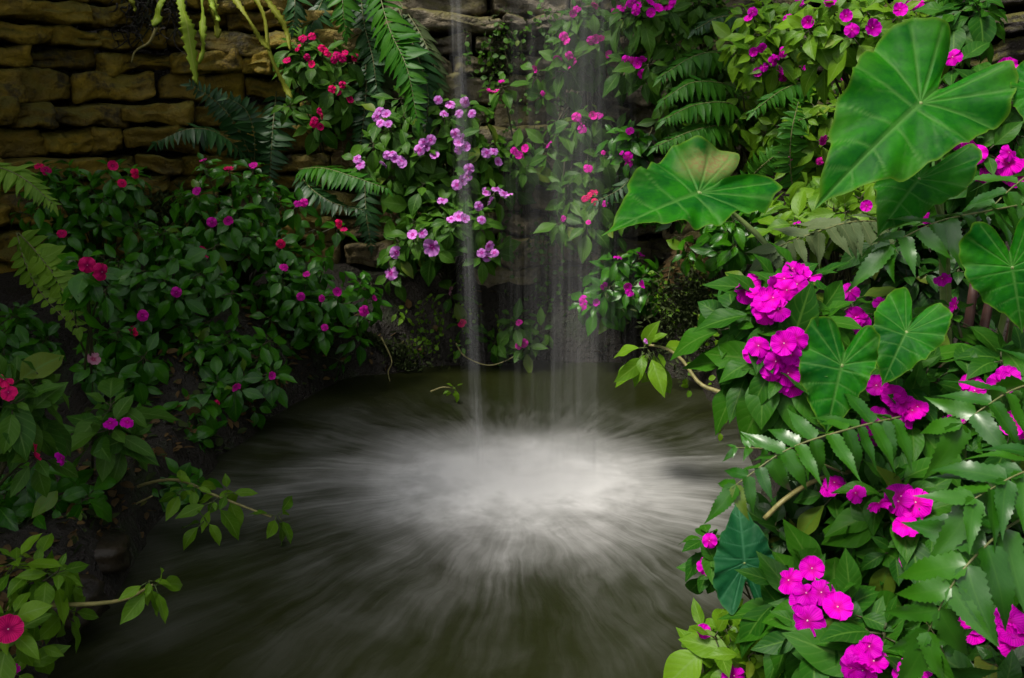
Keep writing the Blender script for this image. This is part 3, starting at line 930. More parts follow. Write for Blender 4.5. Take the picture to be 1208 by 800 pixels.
def ear_leaf(root, att, tip, normal, mat, width=1.0, wl=1.0, wr=1.0, lobe=1.0, bend=0.25, cup=0.10, wav=0.03, blotch=0.0, seed=1, stalk=None, stalk_r=0.006, stalk_mat='petiole', label=None):
    """att: where the stalk joins, tip: its point; wl / wr scale the two halves"""
    rng = random.Random(seed)
    D = tip - att; L = np.linalg.norm(D); y = D / L
    n = nrm(normal - np.dot(normal, y) * y); x = np.cross(y, n)
    half = smooth_path([np.array((a, b, 0)) for a, b in EAR_HALF], 120)[:, :2]
    half[:, 1] = np.where(half[:, 1] < 0, half[:, 1] * lobe, half[:, 1])
    loop = np.concatenate([half * [wr * width, 1], (half[1:-1][::-1]) * [-wl * width, 1]])
    ang = np.arange(len(loop))
    veins = []
    for sgn, ws in ((1, wr), (-1, wl)):
        w = ws * width
        for (y0, ex, ey) in ((0.66, 0.15, 0.80), (0.46, 0.29, 0.60), (0.25, 0.42, 0.37), (0.06, 0.50, 0.10), (0.0, 0.53, -0.16), (0.0, 0.44, -0.46 * lobe), (0.0, 0.26, -0.56 * lobe)):
            a = np.array((0, y0)); e = np.array((sgn * ex * w, ey)); mdl = (a + e) / 2 + np.array((0, -0.02))
            veins.append((bez(a, mdl, e, 9), 0.016 if y0 < .1 else 0.0125))
            for q in (0.35, 0.55, 0.75):
                m0 = a + (e - a) * q; e2 = m0 + (e - a) * 0.35 + np.array((0, 0.12)) * (1 if ey > -0.1 else -0.4)
                veins.append((np.array([m0, (m0 + e2) / 2, e2]), 0.0085))
    veins.append((np.array([(0, -0.18 * lobe), (0, 0.3), (0, 0.7), (0, 1.0)]), 0.030))

    def vdists(Q):
        best = np.zeros(len(Q))
        for pl, w in veins:
            d = np.full(len(Q), 9.0)
            for a, e in zip(pl[:-1], pl[1:]):
                ab = e - a
                t = np.clip(((Q - a) @ ab) / max(ab @ ab, 1e-9), 0, 1)
                d = np.minimum(d, np.linalg.norm(Q - a - t[:, None] * ab, axis=1))
            ww = w * (1.15 - 0.6 * np.minimum(1, np.abs(Q[:, 1]))) if w > 0.02 else w
            best = np.maximum(best, (1.0 if w > 0.012 else 0.4) * np.clip(1 - (d / ww) ** 1.5, 0, 1))
        return best
    nr = 46
    V, UV, A, QS = [], [], [], []
    k = len(loop)
    ph = [rng.uniform(0, 6.28) for _ in range(4)]
    bl = np.array([0.27, -0.36])
    for i in range(nr):
        t = (i / (nr - 1)) ** 0.9
        for j in range(k):
            q = loop[j] * max(t, 0.004)
            th = math.atan2(loop[j][0], loop[j][1])
            rim = 1 + (0.024 * math.sin(9 * th + ph[0]) + 0.018 * math.sin(17 * th + ph[1]) + 0.008 * math.sin(31 * th + ph[2])) * t ** 3
            q = q * rim
            QS.append((q, t, th))
    VD = vdists(np.array([q for q, _, _ in QS]))
    if True:
        for (q, t, th), vd in zip(QS, VD):
            r = abs(q[0])
            z = -bend * q[1] * abs(q[1]) * (1 if q[1] > 0 else 0.8) + cup * r * 1.3 - 0.25 * cup * r * r * 4
            z += 1.7 * wav * (t ** 2) * math.sin(5 * th + ph[3]) + 0.9 * wav * t ** 3 * math.sin(13 * th + ph[1]) - 0.008 * vd + 0.0016 * math.sin(40 * q[1] - 25 * r)
            V.append(att + L * (x * q[0] + y * q[1] + n * z))
            e = max(max(0, (t - 0.94) / 0.06), 0.40 * max(0, (t - 0.55) / 0.45) * (0.5 + 0.5 * math.sin(6 * th + ph[2])))
            bb = blotch * max(0, 1 - np.linalg.norm((q - bl) * [1.6, 1.0]) / 0.42)
            A.append((min(1, vd * 0.58), e ** 1.5, min(1, bb * 1.6)))
            UV.append((q[0] + .5, q[1]))
    F = [(i * k + j, i * k + (j + 1) % k, (i + 1) * k + (j + 1) % k, (i + 1) * k + j) for i in range(nr - 1) for j in range(k)]
    F = [f[::-1] for f in F]
    mb = MB(); mb.add(V, F, UV, 0, A)
    o = mb.build('leaf', M[mat], root)
    if label: o['label'] = label
    if stalk is not None:
        sb = MB()
        p0 = att - n * 0.004 * L
        pts = [p0] + [np.asarray(q) for q in stalk]
        tube(sb, smooth_path(pts, 20), stalk_r * 0.55, stalk_r * 1.3, 8)
        sb.build('stalk', M[stalk_mat], o)
    return o


#OBJECTS_BELOW
# ------------------------------------------------------------------ plants on and below the wall
GL = 'impatiens on the left bank'
GC = 'impatiens on the wall behind the falling water'
GT = 'impatiens along the top right'
GR = 'magenta impatiens on the right bank'

def fl(c, *pts): return [(p[0], p[1], c) + tuple(p[2:]) for p in pts]

# left bank
impatiens('dark impatiens with scattered red flowers in front of the ochre stones, on the bank', (118, 250, 88, 62, 3.35, .22), 35, 'rose',
          fl('rose', (46, 195), (55, 201), (133, 196), (160, 205), (144, 216), (73, 275)), L=.074, seed=1, group=GL, dia=.040, root_px=(120, 330, 3.5))
impatiens('dark impatiens with pink flowers just under the dark fern of the left wall', (285, 262, 88, 72, 3.6, .22), 40, 'rose',
          fl('pink', (240, 190), (233, 226), (250, 262), (269, 260), (299, 196), (351, 240), (358, 239)) + fl('rose', (270, 200), (237, 296), (241, 302), (400, 264), (405, 270), (331, 288)), L=.074, seed=2, group=GL, dia=.038, root_px=(285, 340, 3.8))
impatiens('broad dark impatiens in the middle of the left bank, few small red flowers', (195, 340, 100, 80, 3.15, .25), 48, 'rose',
          fl('pink', (208, 345), (168, 372)) + fl('rose', (157, 390), (180, 422)), L=.074, seed=3, group=GL, dia=.040, root_px=(190, 440, 3.4))
impatiens('dark impatiens over the far left water edge with small pink flowers', (355, 355, 88, 88, 3.6, .24), 48, 'pink',
          fl('pink', (335, 315), (361, 323), (380, 352), (398, 344), (430, 367, 1.4), (383, 386), (355, 350), (441, 352, .8)), L=.074, seed=4, group=GL, dia=.036, root_px=(350, 450, 3.9))
impatiens('dark impatiens drooping low over black water, left of the pool, one tiny pink flower', (262, 432, 78, 60, 3.1, .22), 32, 'pink',
          fl('pink', (278, 456), (320, 443)) + fl('rose', (235, 470, .8), (255, 476, .8)), L=.074, seed=5, group=GL, dia=.034, root_px=(230, 500, 3.2))
impatiens('impatiens sprig bearing two magenta flowers side by side on a whorl of large leaves', (138, 508, 42, 30, 2.15, .10), 4, 'magenta',
          fl('magenta', (130, 499), (150, 498)), L=.105, leaf='imp_mid', hi=True, seed=6, group=GL, dia=.036, root_px=(120, 600, 2.3), inner=.2)
impatiens('impatiens at the left edge with three magenta flowers and long pale leaves', (14, 470, 36, 40, 1.75, .12), 7, 'rose',
          fl('rose', (4, 448, 1.1), (10, 463, 1.1), (40, 533, 1.1)) + fl('magenta', (72, 540, .8)), L=.10, leaf='imp_mid', hi=True, seed=7, group=GL, dia=.036, root_px=(-20, 600, 1.9))
impatiens('low impatiens without flowers filling the left edge above the bare bank', (50, 590, 76, 44, 2.0, .15), 9, 'rose', [], L=.095, leaf='imp_dark', hi=True, seed=8, per=6, group=GL, root_px=(20, 660, 2.0))
impatiens('lime green impatiens in the lower left corner with one blurred red flower', (46, 705, 56, 56, 1.5, .14), 9, 'rose',
          fl('rose', (10, 742, 1.4)) + fl('magenta', (15, 790, .7)), L=.064, leaf='imp_bright', hi=True, seed=9, group=GL, dia=.036, root_px=(-10, 800, 1.5), inner=.3)
impatiens('pair of soft red flowers on a stem before the shaded left wall', (108, 330, 30, 34, 2.5, .08), 3, 'rose',
          fl('rose', (103, 313, 1.5), (120, 321, 1.5)), L=.09, leaf='imp_dark', seed=10, group=GL, dia=.038, root_px=(110, 440, 2.7), inner=0)
impatiens('lone pale pink flower on a thin stem against black shade', (112, 428, 14, 12, 2.7, .04), 1, 'pale',
          fl('pale', (110, 424, 1.1)), L=.05, leaf='imp_dark', seed=11, group=GL, dia=.040, root_px=(112, 500, 2.8), inner=0)

# sprigs stretched over the water on bare branches, left
def branch(root, pts, r0, r1, mat='stem_yellow', name='branch'):
    mb = MB(); tube(mb, smooth_path([P(*p) for p in pts], 22), r0, r1, 6)
    for i in range(3):
        s = 5 + i * 5
    return mb.build(name, M[mat], root)

def sprig(label, group, base, branches, tips, leaf, L, seed, per=7, flowers=(), hang=.6, stem='stem_yellow', hi=True, cat='branch', name='leafy_branch', r=.006):
    rng = random.Random(seed)
    root = empty(name, P(*base), label, cat, group)
    for b in branches: branch(root, b, r, r * .45, stem)
    lv, st = MB(), MB()
    for t in tips:
        p = P(*t[:3]); ax = nrm(np.array(t[3]) if len(t) > 3 else np.array([.3, -.4, .6]))
        rosette(lv, st, p, ax, per, L * rng.uniform(.85, 1.15), rng, LEAFS_HI if hi else LEAFS, hang)
    lv.build('foliage', M[leaf], root); st.build('stems', M['stem'], root)
    for f in flowers:
        put_flower(root, f[2], P(f[0], f[1], f[3]), CAMP - P(f[0], f[1], f[3]) + UP * .4, f[4], rng)
    return root

GB = 'leafy branches reaching over the pool'
sprig('two thin branches from the left bank with yellow green leaves, tip over open water', GB, (115, 615, 2.3),
      [[(112, 618, 2.3), (150, 580, 2.3), (205, 566, 2.25), (255, 585, 2.2), (320, 610, 2.15)], [(118, 622, 2.25), (140, 605, 2.25), (180, 585, 2.25)]],
      [(230, 572, 2.2), (252, 590, 2.18), (242, 612, 2.16), (330, 608, 2.14, (.9, -.3, .2)), (268, 580, 2.2), (215, 575, 2.2)], 'imp_bright', .075, 31, per=6)
sprig('stout bare twig low over black water ending in a tuft of drooping leaves, lower left', GB, (45, 716, 1.5),
      [[(10, 718, 1.5), (70, 714, 1.5), (115, 712, 1.48), (150, 706, 1.46), (180, 690, 1.44)]],
      [(176, 684, 1.43, (.5, -.3, .7)), (185, 690, 1.43, (.8, -.3, .3))], 'imp_bright', .07, 32, per=5, hang=.9, r=.0055)
sprig('curved pale branch from the right bank with one hanging tuft of green leaves', GB, (900, 492, 2.3),
      [[(905, 495, 2.3), (880, 475, 2.35), (850, 463, 2.4), (825, 452, 2.45), (805, 425, 2.5), (785, 411, 2.52), (765, 407, 2.54)]],
      [(764, 408, 2.53, (-.2, -.3, .7)), (758, 414, 2.53, (-.4, -.5, .3)), (775, 412, 2.52, (.3, -.5, .4))], 'imp_bright', .105, 33, per=5, hang=1.1,
      flowers=[(763, 402, 'lilac', 2.5, .02)], r=.008)
sprig('tiny green sprig floating beside the far bank', None, (520, 462, 3.4), [[(508, 462, 3.4), (522, 457, 3.4), (535, 458, 3.4)]],
      [(537, 456, 3.4, (.3, -.4, .8)), (532, 460, 3.4, (.2, -.4, .5))], 'imp_bright', .045, 34, per=4, r=.004)
sprig('thin yellow root hanging from the left bank into the water', None, (452, 400, 3.75), [[(450, 398, 3.75), (462, 425, 3.72), (458, 440, 3.72), (463, 460, 3.7)]], [(478, 372, 3.75, (.3, -.5, .5)), (470, 365, 3.75, (.3, -.5, .7))], 'imp_bright', .05, 35, per=4, r=.004)
sprig('bare looping stem at the foot of the wall behind the falling water', None, (540, 405, 3.9), [[(538, 405, 3.9), (548, 420, 3.88), (575, 431, 3.86), (600, 424, 3.86), (622, 408, 3.9)]], [(546, 408, 3.88, (0, -.6, .4))], 'imp_mid', .05, 36, per=4, r=.004)

# wall plants in the middle
impatiens('crimson impatiens high on the ochre wall beside hanging ferns', (380, 108, 48, 72, 4.15, .14), 14, 'crimson',
          fl('crimson', (357, 45), (368, 43), (351, 56), (380, 57), (387, 63), (394, 71), (362, 68), (339, 72), (368, 76), (406, 62), (419, 68), (404, 69), (392, 105), (399, 108), (404, 100), (412, 117), (371, 142), (379, 137), (378, 149), (370, 146), (376, 131), (383, 60), (397, 64)),
          L=.10, leaf='imp_mid', seed=12, group=GC, dia=.038, root_px=(385, 190, 4.35), inner=.3)
impatiens('lilac impatiens at the centre, many pale violet flower clusters left of the falling water', (505, 190, 95, 78, 4.0, .18), 30, 'lilac',
          fl('lilac', (448, 132), (456, 135), (449, 145), (458, 147), (445, 138), (421, 187), (425, 194), (462, 180), (466, 187), (453, 193), (475, 193), (457, 183), (474, 189), (500, 168), (508, 165), (495, 177), (513, 184), (503, 173), (517, 118), (531, 123), (524, 134), (541, 134), (549, 121), (556, 134), (537, 158), (541, 168), (549, 173), (546, 163), (541, 177), (553, 199), (551, 208), (545, 213), (539, 218), (574, 180), (582, 178), (587, 191)),
          L=.10, leaf='imp_mid', seed=13, group=GC, dia=.046, root_px=(520, 260, 4.3), inner=.4)
impatiens('lower lilac impatiens with bigger violet flowers hanging above the far bank', (528, 278, 72, 42, 3.8, .14), 16, 'lilac',
          fl('lilac', (468, 298, 1.5), (461, 322, 1.5), (487, 277, 1.1), (498, 275, 1.1), (510, 291, 1.8), (568, 298), (576, 290, 1.1), (583, 298), (574, 303, 1.1), (522, 236), (532, 258), (541, 256), (548, 258), (565, 243), (568, 259), (573, 227), (585, 223), (594, 228), (579, 238), (600, 229)),
          L=.10, leaf='imp_mid', seed=14, group=GC, dia=.046, root_px=(530, 330, 4.2), inner=.4)
impatiens('pink impatiens whose long stems hang straight behind the falling water', (688, 195, 44, 72, 4.05, .15), 16, 'pink',
          fl('pink', (680, 138), (685, 143), (699, 137), (706, 136), (687, 152), (647, 170), (694, 198), (717, 64), (712, 180, .6)),
          L=.12, leaf='imp_mid', seed=15, group=GC, dia=.042, root_px=(690, 100, 4.3), inner=.3, hang=.7)
impatiens('small pink impatiens at the top of the falling water', (685, 50, 42, 48, 4.1, .15), 10, 'pink',
          fl('pink', (665, 43), (668, 48), (671, 66), (676, 72), (658, 70), (664, 87), (672, 78), (676, 16), (681, 10), (702, 6), (725, 13), (702, 46), (697, 48), (632, 81), (708, 46), (640, 110, .7)),
          L=.10, leaf='imp_mid', seed=16, group=GC, dia=.040, root_px=(690, 90, 4.35), inner=.3, hang=.5)
impatiens('thin pink impatiens on bare wall stones between the two streams of water', (612, 195, 34, 52, 4.1, .12), 10, 'pink',
          fl('pink', (592, 97), (578, 108), (586, 108), (607, 178), (612, 183), (620, 175), (617, 183)), L=.095, leaf='imp_mid', seed=17, group=GC, dia=.036, root_px=(620, 250, 4.35), inner=.2, hang=.5)
impatiens('pink impatiens with red flowers drooping beside the round leaf of the elephant ear', (697, 258, 46, 34, 3.95, .12), 9, 'pink',
          fl('rose', (694, 231), (700, 228), (702, 238), (690, 234)) + fl('pink', (713, 240), (664, 258, .8), (694, 262, .7)), L=.11, leaf='imp_mid', seed=18, group=GC, dia=.038, root_px=(700, 200, 4.2), inner=.3, hang=.6)
impatiens('magenta impatiens low behind the water, dark hanging leaves, eight flowers', (732, 338, 46, 40, 3.85, .14), 16, 'magenta',
          fl('magenta', (729, 303), (755, 301), (740, 338), (743, 345), (757, 336), (713, 338), (688, 354, 1.3), (688, 361, 1.2), (704, 357)), L=.10, leaf='imp_dark', seed=19, group=GC, dia=.040, root_px=(740, 400, 4.1), inner=.4, hang=.6)
impatiens('faint pink impatiens at the water line behind the curtain of drops', (608, 392, 38, 28, 3.95, .1), 8, 'pink',
          fl('pink', (612, 380), (618, 405, 1.2), (612, 408)) + fl('rose', (545, 381, 1.2)) + fl('pale', (531, 343, 1.1)), L=.09, leaf='imp_mid', seed=20, group=GC, dia=.038, root_px=(610, 430, 4.1), inner=.3, hang=.6)

# top and right background
impatiens('magenta impatiens with hanging olive leaves at the top centre', (762, 45, 44, 50, 3.6, .15), 12, 'magenta',
          fl('magenta', (738, 6), (746, 4), (752, 8), (767, 3), (776, 10), (788, 6), (768, 15), (750, 13), (733, 9), (739, 71), (747, 73), (752, 75), (745, 79), (757, 71), (758, 87), (788, 3, 1.4), (741, 78)), L=.10, leaf='imp_mid', hi=True, seed=21, group=GT, dia=.042, root_px=(780, 60, 3.8), inner=.3, hang=.6)
impatiens('three single magenta flowers above the large tattered elephant ear leaf', (740, 170, 24, 24, 3.7, .1), 5, 'magenta',
          fl('magenta', (743, 154), (741, 185, 1.2), (741, 192), (733, 180, .6)), L=.08, leaf='imp_dark', seed=22, group=GT, dia=.038, root_px=(745, 230, 3.9), inner=.3)
impatiens('yellow green impatiens at the top beside the glossy ferns, pink flowers in pairs', (905, 52, 56, 62, 3.3, .2), 26, 'magenta',
          fl('magenta', (888, 14), (883, 22), (889, 61), (899, 57), (901, 79), (894, 85), (916, 66), (922, 62), (912, 72), (920, 83), (925, 91), (946, 78), (930, 22), (942, 3)), L=.085, leaf='imp_bright', seed=23, group=GT, dia=.036, root_px=(910, 130, 3.6), inner=.7)
impatiens('bright impatiens with large flowers along the top edge above the big heart leaf', (1010, 35, 70, 46, 2.7, .18), 26, 'magenta',
          fl('magenta', (1005, 35, 1.2), (1029, 33, 1.2), (1091, 34, 1.3), (980, 3), (998, 19, .9), (953, 26), (1061, 12), (1085, 3, 1.2), (1074, 8)), L=.09, leaf='imp_bright', hi=True, seed=24, group=GT, dia=.040, root_px=(1010, 120, 3.0), inner=.7)
impatiens('leafy impatiens in the shade left of the big heart leaf, few pink flowers', (945, 150, 58, 55, 3.2, .2), 24, 'pink',
          fl('pink', (970, 165), (933, 190), (996, 93), (916, 88), (967, 190, .8)), L=.085, leaf='imp_bright', seed=25, group=GT, dia=.036, root_px=(950, 220, 3.5), inner=.8)
impatiens('dull green impatiens without flowers in the top right corner by the dark stones', (1125, 25, 40, 34, 2.6, .14), 12, 'magenta', [], L=.095, leaf='imp_right', hi=True, seed=26, group=GT, root_px=(1120, 90, 2.9), inner=.5)
impatiens('tangled leafy undershrub in deep shade beneath the round elephant ear leaf', (860, 270, 62, 62, 3.4, .2), 22, 'pink', [], L=.08, leaf='imp_dark', seed=27, group=GT, root_px=(860, 350, 3.6), inner=.9)
impatiens('leafy shrub in shade below the big heart leaf at the back of the right bank', (985, 250, 75, 60, 2.6, .2), 24, 'magenta',
          fl('magenta', (1022, 243, 1.0), (940, 262, .6)), L=.085, leaf='imp_bright', seed=28, group=GT, dia=.036, root_px=(990, 340, 2.8), inner=.9)

# right bank
impatiens('magenta impatiens crowded behind the big heart leaf at the right edge', (1150, 165, 66, 76, 2.1, .16), 28, 'magenta',
          fl('magenta', (1120, 150, 1.2), (1130, 165, 1.2), (1138, 160, 1.1), (1145, 175), (1113, 162), (1152, 181), (1160, 108, 1.1), (1152, 113), (1178, 90, 1.3), (1187, 82, 1.3), (1168, 98), (1137, 213), (1155, 215), (1160, 208), (1172, 200), (1190, 192, 1.3), (1200, 205, 1.5), (1205, 220, 1.4), (1190, 180), (1175, 250), (1183, 246), (1090, 262, 1.2), (1100, 260), (1124, 68), (1148, 140)),
          L=.09, leaf='imp_right', hi=True, seed=41, group=GR, dia=.044, root_px=(1160, 300, 2.3), inner=.8)
impatiens('tall magenta impatiens with two big flower heads nearest the falling water', (918, 395, 52, 78, 1.5, .11), 16, 'magenta',
          fl('magenta', (885, 335), (893, 348), (905, 356), (912, 340), (925, 330), (935, 318), (945, 322), (955, 328), (940, 336), (898, 362), (905, 370), (918, 365), (928, 343), (880, 345), (925, 405), (938, 400), (915, 426), (930, 440), (945, 418), (910, 437), (935, 453), (922, 448), (907, 430), (895, 408), (889, 416), (933, 418), (912, 352)),
          L=.10, leaf='imp_right', hi=True, seed=42, group=GR, dia=.042, root_px=(930, 540, 1.65), inner=.5, per=9)
impatiens('magenta impatiens between the heart leaves and the fern fronds of the right bank', (1050, 470, 60, 70, 1.55, .12), 16, 'magenta',
          fl('magenta', (1003, 345), (1003, 380), (1010, 375), (996, 386), (1013, 382), (1040, 358, .8), (1030, 500), (1041, 505), (1022, 497), (1030, 512), (1020, 508), (1065, 475), (1076, 484), (1060, 486), (1070, 492), (1082, 480), (1050, 463), (1034, 455), (1036, 494), (1055, 468)),
          L=.09, leaf='imp_right', hi=True, seed=43, group=GR, dia=.043, root_px=(1060, 600, 1.65), inner=.9)
impatiens('magenta impatiens half hidden by a glossy frond on the right margin', (1165, 470, 60, 70, 1.5, .12), 14, 'magenta',
          fl('magenta', (1145, 450, 1.1), (1150, 461), (1188, 445, 1.2), (1180, 452), (1130, 490), (1120, 497), (1195, 500), (1202, 506), (1127, 362, .8), (1112, 330, .8)),
          L=.09, leaf='imp_right', hi=True, seed=44, group=GR, dia=.040, root_px=(1170, 600, 1.6), inner=.9)
impatiens('magenta impatiens with a triple flower head on dark veined leaves, right bank', (1055, 615, 66, 62, 1.35, .10), 16, 'magenta',
          fl('magenta', (1063, 586, 1.15), (1080, 593, 1.15), (1068, 619, 1.1), (1079, 603), (1060, 592), (980, 574), (985, 570), (1010, 582, .9), (1037, 594, .9), (1077, 660)),
          L=.095, leaf='imp_right', hi=True, seed=45, group=GR, dia=.042, root_px=(1060, 740, 1.4), inner=.8)
impatiens('magenta impatiens low on the right bank with seven round flowers above one long leaf', (965, 715, 56, 52, 1.22, .09), 9, 'magenta',
          fl('magenta', (931, 685, 1.1), (958, 671, 1.1), (951, 700), (969, 699), (988, 716, 1.15), (953, 732, 1.15), (947, 708)),
          L=.095, leaf='imp_right', hi=True, seed=46, group=GR, dia=.041, root_px=(985, 830, 1.25), inner=.4)
impatiens('magenta impatiens cut by the bottom edge, dense flower head among broad leaves', (1040, 770, 62, 42, 1.12, .08), 9, 'magenta',
          fl('magenta', (1026, 763), (1012, 775), (1031, 780), (1005, 788), (1018, 790), (1076, 790), (1085, 785), (1068, 795), (1022, 772)),
          L=.095, leaf='imp_right', hi=True, seed=47, group=GR, dia=.039, root_px=(1050, 860, 1.15), inner=.6)
impatiens('magenta impatiens in the lower right corner behind the glossy frond', (1170, 735, 56, 58, 1.3, .1), 12, 'magenta',
          fl('magenta', (1152, 733, 1.1), (1148, 741), (1188, 733, 1.1), (1195, 745, 1.1), (1198, 760, 1.1), (1204, 738), (1190, 725)),
          L=.095, leaf='imp_right', hi=True, seed=48, group=GR, dia=.046, root_px=(1180, 860, 1.35), inner=.8)
impatiens('soft lime green impatiens at the water edge near the bottom, two single flowers', (868, 762, 44, 34, 1.38, .08), 9, 'magenta',
          fl('magenta', (830, 745, .9), (866, 797, 1.2)), L=.075, leaf='imp_bright', hi=True, seed=49, group=GR, dia=.034, root_px=(890, 840, 1.45), inner=.4)
impatiens('slender impatiens with two thin magenta flowers beside the blue green heart leaf', (842, 652, 12, 22, 1.5, .04), 2, 'magenta',
          fl('magenta', (837, 638), (834, 668)), L=.05, leaf='imp_right', seed=50, group=GR, dia=.034, root_px=(900, 720, 1.6), inner=0)
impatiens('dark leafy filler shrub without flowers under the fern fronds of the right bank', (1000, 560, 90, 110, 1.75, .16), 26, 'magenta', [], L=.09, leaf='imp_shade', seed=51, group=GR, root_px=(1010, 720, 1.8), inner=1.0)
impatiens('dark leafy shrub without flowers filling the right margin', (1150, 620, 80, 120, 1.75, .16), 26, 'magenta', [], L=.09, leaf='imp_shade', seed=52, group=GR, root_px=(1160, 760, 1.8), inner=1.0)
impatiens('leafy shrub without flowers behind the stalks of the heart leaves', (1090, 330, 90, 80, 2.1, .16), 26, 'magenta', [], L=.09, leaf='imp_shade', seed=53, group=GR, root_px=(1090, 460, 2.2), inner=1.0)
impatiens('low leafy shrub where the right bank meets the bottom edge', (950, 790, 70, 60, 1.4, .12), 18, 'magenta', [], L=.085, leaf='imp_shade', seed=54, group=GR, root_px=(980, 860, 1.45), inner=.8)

impatiens('leafy undergrowth without flowers behind the layered ferns of the wall', (830, 110, 62, 66, 3.85, .14), 24, 'pink', [], L=.085, leaf='imp_mid', seed=55, group=GT, root_px=(840, 180, 4.0), inner=.8)
impatiens('yellow green shrub without flowers filling the gap above the leaf with the brown scorch', (870, 150, 50, 40, 3.5, .14), 16, 'pink', [], L=.08, leaf='imp_bright', seed=56, group=GT, root_px=(880, 210, 3.6), inner=.8)
impatiens('leafy shrub with two pink flowers behind the top of the big heart leaf', (1060, 60, 80, 60, 3.0, .16), 26, 'pink', fl('pink', (1128, 20), (1040, 75)), L=.085, leaf='imp_mid', hi=False, seed=57, group=GT, root_px=(1060, 130, 3.2), inner=.9)
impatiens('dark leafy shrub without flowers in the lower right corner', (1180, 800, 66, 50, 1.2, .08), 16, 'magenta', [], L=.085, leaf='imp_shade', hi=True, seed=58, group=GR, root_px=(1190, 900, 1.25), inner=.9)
impatiens('dark drooping foliage without flowers along the black water under the left bank', (205, 505, 72, 46, 2.75, .14), 20, 'pink', [], L=.085, leaf='imp_dark', seed=60, group=GL, root_px=(170, 560, 2.9), inner=.7, hang=.6)
impatiens('dark foliage without flowers at the left edge under the rounded hanging fern', (28, 405, 44, 44, 2.85, .14), 12, 'rose', [], L=.075, leaf='imp_dark', seed=66, group=GL, root_px=(20, 470, 2.95), inner=.6)
impatiens('dark sprawling foliage without flowers under the two branches at the left water edge', (190, 570, 60, 36, 2.45, .12), 12, 'pink', [], L=.075, leaf='imp_dark', seed=63, group=GL, root_px=(150, 620, 2.5), inner=.6, hang=.6)
impatiens('dark foliage hanging over the left water edge with one red flower among the leaves', (150, 430, 60, 50, 2.85, .14), 16, 'rose', fl('rose', (158, 392)), L=.085, leaf='imp_dark', seed=61, group=GL, root_px=(120, 500, 3.0), inner=.6, hang=.5)
impatiens('dark leafy plant without flowers hiding the wall at the top above the layered ferns', (825, 12, 52, 34, 3.95, .12), 14, 'pink', [], L=.085, leaf='imp_mid', seed=64, group=GT, root_px=(830, 60, 4.1), inner=.7)
impatiens('thin leafy plant without flowers hanging on the wall right of the falling water', (775, 235, 40, 40, 3.9, .1), 12, 'pink', [], L=.085, leaf='imp_dark', seed=65, group=GC, root_px=(790, 270, 4.1), inner=.6)
# ------------------------------------------------------------------ ferns
GF = 'ferns on the wall'
TOP = np.array([0.0, -0.6, 0.8])
FACE = np.array([0.0, -0.95, 0.3])
fern('dark fern spreading sideways over the ochre wall stones, top left', (300, 190, 4.25),
     [dict(pts=[(300, 195, 4.2), (262, 160, 4.0), (225, 152, 3.9), (184, 168, 3.85)], n=20, L=.115, mat='fern_dark', normal=TOP, hang=.35),
      dict(pts=[(300, 195, 4.2), (280, 150, 4.05), (255, 120, 4.0), (225, 100, 3.95)], n=18, L=.09, mat='fern_dark', normal=FACE, hang=.2),
      dict(pts=[(300, 195, 4.2), (300, 160, 4.05), (290, 130, 4.0), (268, 115, 3.95)], n=16, L=.09, mat='fern_dark', normal=FACE, hang=.2)], GF, 1)
fern('dark fern with fronds hanging straight down the wall under the crimson flowers', (325, 105, 4.3),
     [dict(pts=[(326, 108, 4.28), (322, 150, 4.15), (320, 180, 4.1), (318, 215, 4.1)], n=17, L=.115, mat='fern_dark', normal=FACE, hang=.15, ang=8),
      dict(pts=[(430, 55, 4.3), (432, 100, 4.15), (428, 150, 4.1), (422, 195, 4.1)], n=20, L=.10, mat='fern_dark', normal=FACE, hang=.15, ang=8)], GF, 2)
fern('tall glossy fern arching down the wall left of the thin water stream', (470, -20, 4.25),
     [dict(pts=[(440, -40, 4.2), (458, 30, 4.0), (480, 80, 3.85), (492, 140, 3.8)], n=26, L=.13, mat='fern', normal=np.array([-.3, -.8, .5]), hang=.3, ang=14),
      dict(pts=[(470, 10, 4.25), (490, 60, 4.05), (505, 110, 3.95), (500, 165, 3.9)], n=24, L=.12, mat='fern_dark', normal=np.array([.2, -.85, .4]), hang=.3, ang=14),
      dict(pts=[(470, 0, 4.3), (496, 40, 4.15), (515, 85, 4.08), (520, 125, 4.05)], n=18, L=.11, mat='fern_pale', normal=np.array([.4, -.85, .2]), hang=.3, ang=18),
      dict(pts=[(405, -35, 4.2), (404, -10, 4.1), (405, 15, 4.05), (408, 40, 4.05)], n=14, L=.10, mat='fern', normal=FACE, hang=.25)], GF, 3)
fern('fern leaning right between crimson and lilac flowers, pinnae raised like a comb', (355, 215, 4.1),
     [dict(pts=[(352, 200, 4.05), (380, 198, 3.9), (415, 208, 3.8), (455, 222, 3.75)], n=22, L=.10, mat='fern', normal=np.array([0, -.5, .85]), hang=.25, ang=16),
      dict(pts=[(352, 205, 4.05), (370, 225, 3.9), (395, 240, 3.85), (430, 248, 3.8)], n=18, L=.09, mat='fern_dark', normal=TOP, hang=.25)], GF, 4)
fern('pale dried fern hanging under the lilac flowers', (455, 235, 4.15),
     [dict(pts=[(430, 200, 4.15), (432, 250, 4.05), (438, 290, 4.0)], n=14, L=.09, mat='fern_dark', normal=FACE, hang=.2),
      dict(pts=[(455, 240, 4.15), (465, 265, 4.05), (472, 300, 4.0)], n=12, L=.07, mat='fern_dry', normal=FACE, hang=.4)], GF, 5)
fern('blurred bright fern tip at the left edge over the impatiens', (-30, 190, 2.6),
     [dict(pts=[(-40, 190, 2.6), (0, 198, 2.55), (30, 212, 2.5), (62, 240, 2.5)], n=20, L=.075, mat='fern_lime', normal=TOP, hang=.3)], GF, 6)
